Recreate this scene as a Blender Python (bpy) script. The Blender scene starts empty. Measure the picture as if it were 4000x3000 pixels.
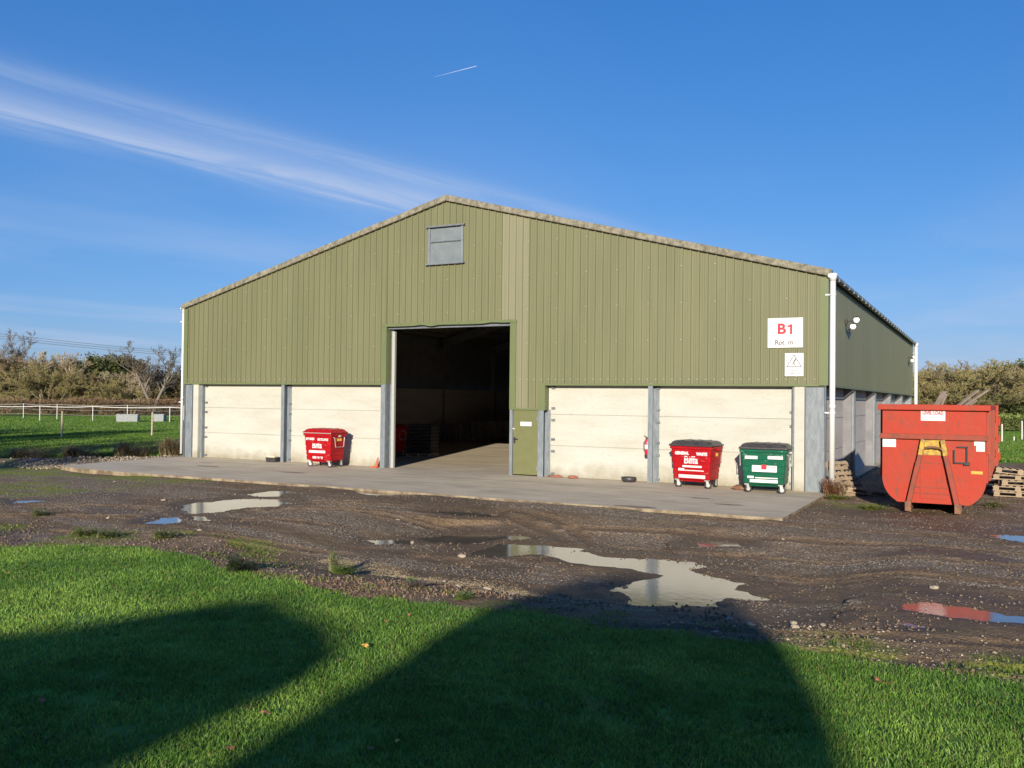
import bpy, bmesh, math, random
import numpy as np
from mathutils import Vector, Matrix
random.seed(7); rng = np.random.default_rng(7)
R = math.radians
S = bpy.context.scene
COL = S.collection

# ------------------------------------------------------------------ helpers
class MB:
    def __init__(s): s.v = []; s.f = []; s.m = []; s.mi = 0
    def add(s, vs, fs):
        o = len(s.v); s.v += [tuple(v) for v in vs]; s.f += [tuple(i + o for i in f) for f in fs]; s.m += [s.mi] * len(fs)
    def box(s, x0, x1, y0, y1, z0, z1, M=None):
        vs = [(x, y, z) for x in (x0, x1) for y in (y0, y1) for z in (z0, z1)]
        if M is not None: vs = [tuple(M @ Vector(v)) for v in vs]
        s.add(vs, [(0,1,3,2),(4,6,7,5),(0,4,5,1),(2,3,7,6),(0,2,6,4),(1,5,7,3)])
    def bar(s, a, b, w, h, up=(0,0,1)):
        a = Vector(a); b = Vector(b); d = (b - a); L = d.length; d.normalize()
        u = Vector(up); r = d.cross(u)
        if r.length < 1e-4: r = d.cross(Vector((1,0,0)))
        r.normalize(); u = r.cross(d)
        vs = [a + d*t*L + r*i*w/2 + u*j*h/2 for t in (0,1) for i in (-1,1) for j in (-1,1)]
        s.add(vs, [(0,1,3,2),(4,6,7,5),(0,4,5,1),(2,3,7,6),(0,2,6,4),(1,5,7,3)])
    def tube(s, pts, r, n=10, cap=True):
        pts = [Vector(p) for p in pts]; rs = r if isinstance(r, (list, tuple)) else [r]*len(pts)
        rings = []
        for i, p in enumerate(pts):
            d = (pts[min(i+1, len(pts)-1)] - pts[max(i-1, 0)]).normalized()
            a = Vector((0,0,1)) if abs(d.z) < .9 else Vector((1,0,0))
            u = d.cross(a).normalized(); w = u.cross(d)
            rings.append([p + (u*math.cos(t) + w*math.sin(t))*rs[i] for t in [2*math.pi*k/n for k in range(n)]])
        vs = [v for g in rings for v in g]; fs = []
        for i in range(len(rings)-1):
            for k in range(n): fs.append((i*n+k, i*n+(k+1)%n, (i+1)*n+(k+1)%n, (i+1)*n+k))
        if cap: fs.append(tuple(range(n-1,-1,-1))); fs.append(tuple((len(rings)-1)*n+k for k in range(n)))
        s.add(vs, fs)
    def cyl(s, c, ax, r, L, n=20):
        c = Vector(c); ax = Vector(ax).normalized(); s.tube([c - ax*L/2, c + ax*L/2], r, n)
    def loft(s, loops, cap=True):
        n = len(loops[0]); vs = [v for l in loops for v in l]; fs = []
        for i in range(len(loops)-1):
            for k in range(n): fs.append((i*n+k, i*n+(k+1)%n, (i+1)*n+(k+1)%n, (i+1)*n+k))
        if cap: fs.append(tuple(range(n-1,-1,-1))); fs.append(tuple((len(loops)-1)*n+k for k in range(n)))
        s.add(vs, fs)
    def build(s, name, mat, parent=None, smooth=False, bevel=0, fixn=True):
        me = bpy.data.meshes.new(name); me.from_pydata(s.v, [], s.f)
        if fixn:
            bm = bmesh.new(); bm.from_mesh(me); bmesh.ops.recalc_face_normals(bm, faces=bm.faces); bm.to_mesh(me); bm.free()
        for m in (mat if isinstance(mat, (list, tuple)) else [mat]): me.materials.append(m)
        if max(s.m, default=0) > 0: me.polygons.foreach_set('material_index', s.m)
        if smooth: me.polygons.foreach_set('use_smooth', [True]*len(me.polygons))
        o = bpy.data.objects.new(name, me); COL.objects.link(o)
        if parent: o.parent = parent
        if bevel:
            b = o.modifiers.new('bevel', 'BEVEL'); b.width = bevel; b.segments = 2; b.limit_method = 'ANGLE'; b.angle_limit = R(35)
        return o

def npmesh(name, V, F, mat, parent=None, cols=None, attrs=None, smooth=False):
    """V (n,3); F (m,k) same-size polygons or list of such arrays"""
    Fs = F if isinstance(F, list) else [F]
    me = bpy.data.meshes.new(name); me.vertices.add(len(V)); me.vertices.foreach_set('co', np.asarray(V, np.float32).ravel())
    tot = sum(f.size for f in Fs); me.loops.add(tot)
    me.loops.foreach_set('vertex_index', np.concatenate([f.ravel() for f in Fs]).astype(np.int32))
    npoly = sum(len(f) for f in Fs); me.polygons.add(npoly)
    sizes = np.concatenate([np.full(len(f), f.shape[1]) for f in Fs]); st = np.concatenate([[0], np.cumsum(sizes)[:-1]])
    me.polygons.foreach_set('loop_start', st.astype(np.int32)); me.polygons.foreach_set('loop_total', sizes.astype(np.int32))
    me.update(calc_edges=True)
    if smooth: me.polygons.foreach_set('use_smooth', np.ones(npoly, bool))
    if cols is not None:
        a = me.color_attributes.new('Col', 'FLOAT_COLOR', 'POINT'); c = np.ones((len(V), 4), np.float32); c[:, :3] = cols; a.data.foreach_set('color', c.ravel())
    for k, v in (attrs or {}).items():
        a = me.attributes.new(k, 'FLOAT', 'POINT'); a.data.foreach_set('value', np.asarray(v, np.float32))
    me.materials.append(mat)
    o = bpy.data.objects.new(name, me); COL.objects.link(o)
    if parent: o.parent = parent
    return o

def tag(o, label=None, cat=None, group=None, kind=None):
    if label: o['label'] = label
    if cat: o['category'] = cat
    if group: o['group'] = group
    if kind: o['kind'] = kind
    return o
def thing(name, label, cat, loc=(0,0,0), rz=0, group=None):
    o = bpy.data.objects.new(name, None); COL.objects.link(o); o.location = loc; o.rotation_euler = (0,0,rz)
    o.empty_display_size = .2
    return tag(o, label, cat, group)
def copy_tree(o, parent=None):
    c = o.copy(); COL.objects.link(c)
    if parent: c.parent = parent
    for ch in [x for x in bpy.data.objects if x.parent == o]: copy_tree(ch, c)
    return c

# ------------------------------------------------------------------ materials
def mat(name, col, rough=.7, metal=0, col2=None, nscale=3, namt=(.35,.65), bump=0, bscale=40, stretch=(1,1,1), spec=.5, detail=6, space='Object',
        col3=None, n3scale=1, n3amt=(.5,.7), stretch3=(1,1,1), bstretch=(1,1,1), rough2=None):
    m = bpy.data.materials.new(name); m.use_nodes = True; nt = m.node_tree; N = nt.nodes; L = nt.links
    b = N['Principled BSDF']; b.inputs['Roughness'].default_value = rough; b.inputs['Metallic'].default_value = metal
    b.inputs['Specular IOR Level'].default_value = spec
    b.inputs['Base Color'].default_value = (*col, 1)
    tc = N.new('ShaderNodeTexCoord')
    def noise(sc, stv, det=detail):
        mp = N.new('ShaderNodeMapping'); mp.inputs['Scale'].default_value = stv; L.new(tc.outputs[space], mp.inputs[0])
        n = N.new('ShaderNodeTexNoise'); n.inputs['Scale'].default_value = sc; n.inputs['Detail'].default_value = det; n.inputs['Roughness'].default_value = .62
        L.new(mp.outputs[0], n.inputs[0]); return n
    prev = None
    if col2 is not None:
        n = noise(nscale, stretch); mr = N.new('ShaderNodeMapRange'); mr.inputs[1].default_value, mr.inputs[2].default_value = namt
        L.new(n.outputs[0], mr.inputs[0]); mx = N.new('ShaderNodeMix'); mx.data_type = 'RGBA'
        mx.inputs[6].default_value = (*col, 1); mx.inputs[7].default_value = (*col2, 1); L.new(mr.outputs[0], mx.inputs[0]); prev = mx.outputs[2]
        if rough2 is not None:
            mr2 = N.new('ShaderNodeMapRange'); mr2.inputs[3].default_value = rough; mr2.inputs[4].default_value = rough2
            L.new(mr.outputs[0], mr2.inputs[0]); L.new(mr2.outputs[0], b.inputs['Roughness'])
    if col3 is not None:
        n = noise(n3scale, stretch3); mr = N.new('ShaderNodeMapRange'); mr.inputs[1].default_value, mr.inputs[2].default_value = n3amt
        L.new(n.outputs[0], mr.inputs[0]); mx = N.new('ShaderNodeMix'); mx.data_type = 'RGBA'; mx.inputs[7].default_value = (*col3, 1)
        if prev is not None: L.new(prev, mx.inputs[6])
        else: mx.inputs[6].default_value = (*col, 1)
        L.new(mr.outputs[0], mx.inputs[0]); prev = mx.outputs[2]
    if prev is not None: L.new(prev, b.inputs['Base Color'])
    if bump:
        n = noise(bscale, bstretch); bp = N.new('ShaderNodeBump'); bp.inputs['Strength'].default_value = 1; bp.inputs['Distance'].default_value = bump
        L.new(n.outputs[0], bp.inputs['Height']); L.new(bp.outputs[0], b.inputs['Normal'])
    return m
M = {}
M['clad'] = mat('olive_cladding', (.152,.152,.083), .5, 0, (.130,.135,.072), 1.2, bump=.0, stretch=(1,1,.12), col3=(.185,.182,.11), n3scale=5, n3amt=(.56,.8), stretch3=(3,3,.05), spec=.35)
M['clad_pale'] = mat('faded_cladding', (.205,.20,.130), .55, 0, (.172,.17,.105), 2, stretch=(3,3,.06), spec=.35)
M['clad_trim'] = mat('olive_flashing', (.11,.135,.058), .42, 0, (.13,.15,.068), 2, stretch=(1,1,.3), spec=.4)
M['clad_in'] = mat('cladding_inside', (.19,.19,.20), .7, 0, (.14,.14,.15), 2)
M['door'] = mat('olive_door', (.12,.125,.052), .5, 0, (.135,.14,.06), 4, col3=(.26,.27,.12), n3scale=22, n3amt=(.66,.72), spec=.4)
M['concrete_panel'] = mat('cream_concrete', (.43,.43,.385), .85, 0, (.37,.36,.305), 1.1, (.42,.8), bump=.006, bscale=14, stretch=(.55,1,2.4), col3=(.30,.26,.19), n3scale=11, n3amt=(.56,.84), stretch3=(.6,1,3.2), spec=.2)
M['roof'] = mat('fibre_cement', (.24,.225,.175), .9, 0, (.125,.115,.085), 6, (.38,.62), bump=.01, bscale=30, col3=(.34,.30,.16), n3scale=14, n3amt=(.58,.70), spec=.2)
M['galv'] = mat('galvanised_steel', (.14,.165,.185), .5, .1, (.195,.22,.24), 9, (.4,.62), stretch=(1.5,1.5,.35), col3=(.36,.40,.43), n3scale=24, n3amt=(.63,.72), stretch3=(1.5,1.5,.5))
M['galv_dark'] = mat('dull_steel', (.13,.15,.17), .5, .3, (.19,.21,.23), 6)
M['white_pvc'] = mat('white_plastic', (.60,.61,.60), .4, 0, (.52,.53,.52), 2, stretch=(1,1,.3))
M['white_sign'] = mat('white_board', (.62,.62,.61), .5, 0, (.57,.57,.56), 3)
M['black'] = mat('black_rubber', (.018,.018,.02), .6)
M['lid_black'] = mat('black_lid', (.03,.028,.03), .42, 0, (.05,.045,.045), 6)
M['bin_red'] = mat('bin_red', (.34,.007,.011), .38, 0, (.28,.007,.011), 3, col3=(.38,.13,.12), n3scale=7, n3amt=(.60,.72), stretch3=(.8,1,2.6), bump=.003, bscale=6, spec=.15)
M['bin_green'] = mat('bin_green', (.006,.095,.05), .38, 0, (.01,.075,.045), 3, col3=(.26,.42,.32), n3scale=8, n3amt=(.63,.73), stretch3=(1,1,2), bump=.003, bscale=6, spec=.15)
M['skip_red'] = mat('skip_red', (.35,.040,.022), .55, 0, (.28,.05,.03), 1.6, (.4,.7), col3=(.15,.06,.04), n3scale=4.5, n3amt=(.56,.70), stretch3=(1.6,1.6,.8), bump=.018, bscale=2.2, spec=.15)
M['skip_frame'] = mat('rusty_red', (.27,.055,.035), .6, 0, (.16,.06,.04), 5, (.45,.65), col3=(.14,.08,.05), n3scale=12, n3amt=(.6,.7), spec=.15)
M['skip_yellow'] = mat('worn_yellow', (.46,.30,.025), .6, 0, (.24,.14,.04), 7, (.45,.6))
M['rust'] = mat('rust', (.13,.06,.035), .85, 0, (.22,.11,.06), 10)
M['red_ink'] = mat('red_lettering', (.55,.01,.03), .5)
M['pink_ink'] = mat('faded_pink_ink', (.75,.22,.25), .6)
M['grey_ink'] = mat('grey_lettering', (.09,.09,.11), .5)
M['faded_ink'] = mat('faded_lettering', (.60,.66,.67), .5)
M['black_ink'] = mat('black_ink', (.02,.02,.02), .5)
M['white_ink'] = mat('white_lettering', (.60,.58,.58), .6, 0, (.50,.42,.42), 14, (.6,.7))
M['yellow_ink'] = mat('yellow_sticker', (.75,.50,.06), .5, 0, (.55,.36,.05), 12)
M['orange_ink'] = mat('orange_sticker', (.80,.30,.03), .5)
M['fork'] = mat('zinc_fork', (.38,.38,.36), .45, .2, (.42,.42,.40), 12)
M['wheel_white'] = mat('pale_wheel', (.40,.40,.39), .5)
M['wood_pale'] = mat('pale_wood', (.33,.25,.16), .8, 0, (.23,.175,.12), 6, stretch=(.4,3,3))
M['wood_old'] = mat('old_wood', (.24,.19,.13), .85, 0, (.15,.12,.09), 6, stretch=(.4,3,3))
M['wood_dark'] = mat('dark_pallet_wood', (.20,.165,.13), .85, 0, (.12,.105,.09), 5)
M['post'] = mat('weathered_post', (.40,.36,.26), .9, 0, (.28,.25,.18), 8)
M['tape'] = mat('white_tape', (.55,.55,.54), .6)
M['tape_grey'] = mat('grey_tape', (.20,.19,.18), .7)
M['cable'] = mat('overhead_cable', (.10,.12,.14), .6)
M['glass_win'] = mat('dusty_pane', (.135,.16,.17), .30, 0, (.17,.195,.205), 3, col3=(.25,.28,.28), n3scale=5, n3amt=(.6,.9), spec=.5)
M['lens'] = mat('lamp_glass', (.85,.85,.83), .15)
M['ext_red'] = mat('extinguisher_red', (.55,.02,.06), .35)
M['cream_box'] = mat('cream_plastic', (.72,.62,.40), .5)
M['orange'] = mat('orange_plastic', (.55,.10,.03), .6, 0, (.4,.08,.03), 10)
M['brick'] = mat('brick_red', (.33,.12,.07), .9, 0, (.22,.09,.06), 12)
M['hwall'] = mat('house_render', (.55,.50,.42), .9, 0, (.48,.43,.36), 2)
M['tile'] = mat('roof_tile', (.20,.09,.06), .85, 0, (.13,.07,.05), 8)
M['leaf_dry'] = mat('dry_leaf', (.36,.13,.06), .8, 0, (.22,.09,.045), 30)
M['leaf_yellow'] = mat('yellow_leaf', (.60,.33,.06), .8)
M['trough'] = mat('pale_galvanised', (.24,.26,.27), .6, .0, (.18,.20,.21), 5)
M['stone_big'] = mat('pale_stone', (.38,.31,.22), .9, 0, (.24,.20,.15), 8)
M['plank'] = mat('scrap_plank', (.20,.15,.11), .85, 0, (.26,.21,.165), 4)
M['contrail'] = mat('ice_trail', (.9,.9,.9), .9)
_nt = M['contrail'].node_tree; _nt.nodes['Principled BSDF'].inputs['Alpha'].default_value = .30

def veg(name, trans=.0, rough=.6, spec=.3):
    m = bpy.data.materials.new(name); m.use_nodes = True; N = m.node_tree.nodes; L = m.node_tree.links
    b = N['Principled BSDF']; a = N.new('ShaderNodeAttribute'); a.attribute_name = 'Col'
    L.new(a.outputs['Color'], b.inputs['Base Color']); b.inputs['Roughness'].default_value = rough; b.inputs['Specular IOR Level'].default_value = spec
    if trans:
        t = N.new('ShaderNodeBsdfTranslucent'); L.new(a.outputs['Color'], t.inputs[0]); mx = N.new('ShaderNodeMixShader'); mx.inputs[0].default_value = trans
        L.new(b.outputs[0], mx.inputs[1]); L.new(t.outputs[0], mx.inputs[2]); L.new(mx.outputs[0], N['Material Output'].inputs[0])
    return m
M['grass'] = veg('grass_blades', .35, .5, .35)
M['twig'] = veg('bark_and_twigs', 0, .85, .15)
M['foliage'] = veg('evergreen_leaves', .15, .55, .3)
M['stones'] = veg('loose_stones', 0, .8, .3)
M['weed'] = veg('weed_leaves', .2, .65, .25)

# ------------------------------------------------------------------ numpy noise
def vnoise(x, y, seed=0):
    xi = np.floor(x).astype(np.int64); yi = np.floor(y).astype(np.int64); fx = x - xi; fy = y - yi
    def h(a, b):
        n = (a*374761393 + b*668265263 + seed*1442695041) & 0xffffffff
        n = ((n ^ (n >> 13)) * 1274126177) & 0xffffffff
        return ((n ^ (n >> 16)) & 0xffff) / 65535.0
    u = fx*fx*(3-2*fx); v = fy*fy*(3-2*fy)
    return (h(xi,yi)*(1-u)+h(xi+1,yi)*u)*(1-v) + (h(xi,yi+1)*(1-u)+h(xi+1,yi+1)*u)*v
def fbm(x, y, sc=1, oct=4, seed=0, gain=.5):
    a = 0; amp = 1; tot = 0; x = np.asarray(x, float)/sc; y = np.asarray(y, float)/sc
    for i in range(oct):
        a = a + amp*vnoise(x, y, seed+i*17); tot += amp; amp *= gain; x = x*2.03+11.3; y = y*2.03+5.7
    return a/tot
def sst(a, b, x):
    t = np.clip((x-a)/(b-a), 0, 1); return t*t*(3-2*t)
def polysd(px, py, poly):
    """signed distance, positive outside"""
    P = np.array(poly, float); n = len(P); d = np.full(px.shape, 1e9); ins = np.zeros(px.shape, bool)
    for i in range(n):
        a = P[i]; b = P[(i+1) % n]; e = b - a; wx = px-a[0]; wy = py-a[1]
        t = np.clip((wx*e[0]+wy*e[1])/(e@e+1e-12), 0, 1); d = np.minimum(d, (wx-e[0]*t)**2 + (wy-e[1]*t)**2)
        c = ((a[1] <= py) != (b[1] <= py)); xc = a[0] + (py-a[1])/(b[1]-a[1]+1e-12)*e[0]; ins ^= (c & (px < xc))
    d = np.sqrt(d); return np.where(ins, -d, d)

# ------------------------------------------------------------------ ground
PUD = {  # the puddles, metres on the yard
 'a': [(-10.43,-13.91),(-10.8,-13.16),(-10.62,-12.9),(-9.94,-13.5),(-10.06,-13.8)],
 'b': [(-10.7,-12.49),(-11.5,-12.0),(-12.15,-11.39),(-12.2,-10.9),(-12.0,-9.8),(-11.2,-9.5),(-10.4,-9.9),(-10.2,-10.5),(-10.6,-11.2),(-10.57,-11.9)],
 'c': [(-12.65,-9.01),(-12.6,-7.99),(-12.15,-7.85),(-11.6,-9.0),(-11.96,-9.25)],
 'd': [(-10.5,-12.72),(-10.29,-12.55),(-9.71,-13.04),(-9.89,-13.15)],
 'e': [(-10.8,-6.9),(-10.32,-6.45),(-8.6,-6.5),(-8.4,-6.75),(-9.17,-7.15),(-9.98,-7.49)],
 'f': [(-6.3,-10.4),(-5.93,-9.98),(-4.85,-10.0),(-4.7,-10.4),(-5.41,-10.55)],
 'g': [(-4.95,-12.75),(-4.6,-12.05),(-3.8,-11.45),(-3.22,-11.52),(-3.5,-11.95),(-3.91,-12.85),(-4.47,-12.9)],
 'h': [(-5.59,-13.33),(-4.95,-12.93),(-4.66,-13.3),(-5.21,-13.61)],
 'i': [(-3.4,-13.7),(-3.44,-12.5),(-2.71,-12.2),(-2.1,-12.22),(-1.49,-12.7),(-.85,-12.55),(-.47,-12.48),(-.02,-12.42),(.2,-12.63),(.14,-13.02),(.28,-13.3),(.63,-13.45),(.98,-13.68),(1.0,-14.1),(1.5,-14.5),(1.08,-14.66),(1.01,-15.2),(.6,-15.45),(.23,-15.6),(-.37,-15.0),(-.3,-14.3),(-.1,-13.72),(-.79,-13.5),(-1.59,-13.45),(-2.39,-12.95),(-2.92,-13.6)],
 'j': [(-.55,-10.6),(-.16,-10.4),(.16,-10.32),(.26,-10.77),(0,-10.95),(-.33,-11.3)],
 'k': [(3.0,-13.98),(3.26,-13.6),(3.71,-13.64),(4.15,-13.9),(4.7,-13.8),(4.8,-14.1),(4.2,-14.3),(3.9,-14.38),(3.47,-14.3),(3.1,-14.18)],
 'm': [(2.95,-14.95),(3.12,-14.83),(3.42,-15.0),(3.22,-15.15)],
 'n': [(3.95,-6.6),(4.2,-6.4),(4.9,-6.1),(5.2,-7.6),(4.5,-7.5),(4.2,-7.0)],
 'p': [(-15.9,-12.9),(-15.2,-12.4),(-15.4,-13.4)],
}
LX = [-60,-14,-10.46,-9.33,-8.27,-7.07,-6.14,-5.18,-3.48,-2.58,-1.84,-.85,-.19,1.1,2.22,3.0,4.24,8,60]
LY = [-17.0,-17.1,-16.79,-16.13,-15.75,-15.85,-16.37,-16.5,-16.85,-16.86,-16.73,-16.5,-16.58,-16.5,-16.54,-16.75,-16.63,-16.8,-17]
RUTS = [(-7.6,-12.6,2.9,-10.2,-6,-14,-9.6),(-7.6,-12.6,3.35,-10.6,-6,-14,-9.2),(-7.0,-12.8,4.6,-11.6,-3,-13,-8.4),(-7.0,-12.8,5.1,-11.6,-3,-13,-7.9),
 (3,-41,29.5,-5,5.5,-13.5,-9),(3,-41,31.2,-6,5.5,-13.5,-8),(2,-42,33.6,-4,5.5,-12,-7),(2,-42,35.2,-2,5.5,-12,-6.8),(0,-39,26.3,-12,-6,-15.2,-11.5),(0,-39,28.4,-17,-8,-16,-10),(0,-39,30.0,-18,-10,-16,-9),
 (6,-30,13.9,-1.5,5.5,-18,-15.7),(8,-32,17.2,0,5.5,-17,-13.6)]
def rutmask(X, Y):
    w = np.zeros(X.shape)
    for cx, cy, r0, x0, x1, y0, y1 in RUTS: w = np.maximum(w, sst(.22, .10, np.abs(np.hypot(X-cx, Y-cy)-r0))*sst(x0-.6, x0+.3, X)*sst(x1+.6, x1-.3, X)*sst(y0-.5, y0+.2, Y)*sst(y1+.5, y1-.2, Y))
    return w
def lawn_edge(x, y): return np.interp(x, LX, LY) + (fbm(x, y, .5, 3, 5)-.5)*.45
def lvl(x, y):       # the broad lie of the land
    z = np.full(np.shape(x), -.045)
    z = z - .09*sst(-17, -22, x)*sst(-14, -7, y)*sst(1, -3, y)
    z = z + .10*sst(-16.3, -20, y)                                     # lawn stands slightly proud
    z = z + .20*np.exp(-(((y-(0.3+1.35*(x+26)))*.6+1.6)/1.0)**2)*sst(-25.2, -26.8, x)  # soil bank on the left
    z = z - .235*sst(4.3, 2.2, np.abs(y+12.0))*sst(3.0, 1.4, x)*sst(-9, -6, x)     # hollow where the long puddle lies
    return z
def ground(X, Y):
    z = lvl(X, Y) + (fbm(X, Y, 4, 3, 1)-.5)*.07
    yard = sst(-.15, .15, Y - lawn_edge(X, Y)) * sst(-30, -26, X)
    z = z + ((fbm(X, Y, .32, 3, 2)-.5)*.036 + (fbm(X, Y, .11, 2, 6)-.5)*.022*sst(.35,.65,fbm(X, Y, 1.1, 3, 8)))*yard
    z = z + .03*yard*sst(-14,-11,X)*sst(-9,-6.4,Y)*sst(.2,-.2,X)
    for cx, cy, r0, x0, x1, y0, y1 in RUTS:
        dx = X-cx; dy = Y-cy; rr = np.hypot(dx, dy); w = sst(.17, .09, np.abs(rr-r0))*sst(x0-.6, x0+.3, X)*sst(x1+.6, x1-.3, X)*sst(y0-.5, y0+.2, Y)*sst(y1+.5, y1-.2, Y)*yard
        z = z - .028*w + .012*w*sst(-.2, .2, np.sin(np.arctan2(dy, dx)*r0*2*np.pi/.16)) + .020*sst(.30, .20, np.abs(rr-r0))*sst(.12, .19, np.abs(rr-r0))*sst(x0-.6, x0+.3, X)*sst(x1+.6, x1-.3, X)*sst(y0-.5, y0+.2, Y)*sst(y1+.5, y1-.2, Y)*yard
    near = np.hypot(X+3, Y+12) < 14
    if near.any():
        xs = X[near]; ys = Y[near]; zz = z[near]; n = (fbm(xs, ys, .35, 4, 9, .6)-.5)
        SD = np.full(xs.shape, 9.); WN = np.zeros(xs.shape)
        for k, poly in PUD.items():
            P = np.array(poly); bx = np.where((xs > P[:,0].min()-1) & (xs < P[:,0].max()+1) & (ys > P[:,1].min()-1) & (ys < P[:,1].max()+1))[0]
            if not len(bx): continue
            sd = polysd(xs[bx], ys[bx], poly) + n[bx]*(.45 if k in 'bgin' else .3); q = sd < SD[bx]; SD[bx[q]] = sd[q]; WN[bx[q]] = WL[k]
        t = sst(.15, .75, SD); h = WN + np.clip(SD*.13, -.035, .05); zz = np.where(SD < 8, np.maximum(h*(1-t) + zz*t, np.where((SD > .1) & (SD < .6), WN+.004, -9)), zz)
        z[near] = zz
    onslab = sst(.5, .1, polysd(X, Y, [(-24.6,-5.7),(-18,-6.2),(.07,-6.25),(.07,32.2),(-25,32.2),(-24.9,-1)])) if X.size else 0
    z = z*(1-onslab) + np.minimum(z, -.07)*onslab
    # slab edge buried in mud on the centre and right
    lip = sst(.35, .02, np.abs(Y+6.45)) * sst(-16, -12, X) * sst(.4, -.2, X)
    z = z + lip*.040*sst(.3,.6,fbm(X, Y, .9, 3, 3))
    return z
WL = {}
for k, v in PUD.items():          # put every puddle on the ground it lies on: the lower the ground, the farther from the standpoint
    P0 = np.array(v, float); zw = -.06
    for it in range(6):
        f = (2.4836-zw)/2.4836; P1 = np.array((3.95,-26.08)) + (P0-np.array((3.95,-26.08)))*f; c_ = P1.mean(0); zw = float(lvl(c_[0:1], c_[1:2])[0]) - .018
    PUD[k] = [tuple(p) for p in P1]; WL[k] = zw
for k in 'gh': 
    pass
def gz(x, y): return float(ground(np.array([float(x)]), np.array([float(y)]))[0])

def axis(fine0, fine1, st, lo, hi, grow=1.13):
    a = list(np.arange(fine0, fine1, st)); s = st; x = a[-1]
    while x < hi: s *= grow; x += s; a.append(x)
    s = st; x = fine0; b = []
    while x > lo: s *= grow; x -= s; b.append(x)
    return np.array(b[::-1] + a)
gx = axis(-14, 5.6, .05, -420, 420, 1.05); gy = axis(-17.2, -6.0, .05, -110, 480, 1.055)
GX, GY = np.meshgrid(gx, gy, indexing='ij'); X = GX.ravel(); Y = GY.ravel(); Z = ground(X, Y)
Z = Z + sst(60, 300, np.hypot(X, Y))*0
nx, ny = GX.shape; idx = np.arange(nx*ny).reshape(nx, ny)
F = np.stack([idx[:-1,:-1], idx[1:,:-1], idx[1:,1:], idx[:-1,1:]], -1).reshape(-1, 4)
le = lawn_edge(X, Y); d = Y - le
n1 = fbm(X, Y, .7, 4, 31); n2 = fbm(X, Y, 2.5, 4, 32); n3 = fbm(X, Y, .25, 3, 33)
grass = sst(.12, -.12, d)
fieldL = sst(-.6, .6, (-(X+25.6)) + (n1-.5)*1.5) * sst(-.6, .8, Y + 1.0 - .42*(-X-25.6)*0 + .33*(X+26) + (n1-.5)*2.0)
fieldL = np.where(X < -25, sst(-.8, .8, (Y - (0.3 + 1.35*(X+26)))*.6 + (n1-.5)*2.2), 0)*sst(-25.4, -26.2, X)
fieldR = sst(-.8, .8, Y - 18 + (n1-.5)*3)*sst(1.0, 3.5, X + (n1-.5)*2 - .0*Y)
fieldB = sst(33, 36, Y + (n1-.5)*2)
grass = np.maximum.reduce([grass, fieldL, fieldR, fieldB])
moss = sst(.50, .66, n1*.5+n2*.5) * sst(2.3, .1, d) * (d > 0)                                    # next to the lawn
moss = np.maximum(moss, sst(.42, .6, n1)*sst(-15.5, -18.5, X + (n2-.5)*3)*sst(-4.8, -6.2, Y))    # left of the yard
moss = np.maximum(moss, sst(.40, .55, n1)*sst(1.3, 0, np.hypot((X-.9)/1.1, (Y+2.2)/1.2)))
moss = np.maximum(moss, sst(.38, .58, n1)*sst(1.6, 3.0, X)*sst(1.5, .2, d)*(d > 0))
moss = np.maximum(moss, .8*sst(.5, .65, n1)*sst(-25, -28, X))
moss = np.maximum(moss, .9*sst(.42, .54, n1)*sst(.75, .2, np.abs(d-1.45))*sst(-5, -7, X)*sst(-14, -13, X)*(d > 0))
straw = sst(.48, .6, n2*.6+n3*.4) * sst(1.9, 1.0, d) * (d > 0) * sst(-1.2, -2.4, X)
bl = (Y - (0.3 + 1.35*(X+26)))*.6
straw = np.maximum(straw, sst(.36, .5, n1)*sst(-24.2, -25.6, X)*sst(.6, -.4, bl)*sst(-4.2, -2.6, bl)*.95)
straw = np.maximum(straw, sst(.35, .55, n1)*sst(1.7, .4, np.hypot((X-1.0)/1.3, (Y+1.3)/1.1)))
gr = sst(.47, .62, fbm(X*.30+Y*.25, Y*1.9+X*.12, 1.1, 5, 41, .6))
gravel = np.clip(gr*sst(.8, 2.4, d), 0, 1)
for (cx, cy, rx, ry, s) in ((-8.5,-8.6,2.6,1.5,.9),(-18,-9.5,4,3,.95),(-2,-9.6,3.5,1.6,.9),(3.2,-9,3,1.8,.8),(3,-5,2.4,1.4,.9),(1,-8,2,1.2,.8)):
    gravel = np.maximum(gravel, s*sst(1.25, .5, np.hypot((X-cx)/rx, (Y-cy)/ry) + (n2-.5)*.9))
wet = sst(.5, .7, fbm(X, Y, 1.8, 4, 51))*sst(-19, -15, X)
for k, poly in PUD.items():
    P = np.array(poly); bx = (np.abs(X-P[:,0].mean()) < 4.5) & (np.abs(Y-P[:,1].mean()) < 4.5)
    sd = polysd(X[bx], Y[bx], poly); wet[bx] = np.maximum(wet[bx], sst(.7, .1, sd + (n1[bx]-.5)*.5)); gravel[bx] *= sst(-.1, .5, sd + (n3[bx]-.5)*.4); moss[bx] *= sst(.0, .3, sd)
rm = rutmask(X, Y)*(d > .2); wet = np.maximum(wet, rm*.75); gravel = gravel*(1-.85*rm)
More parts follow.
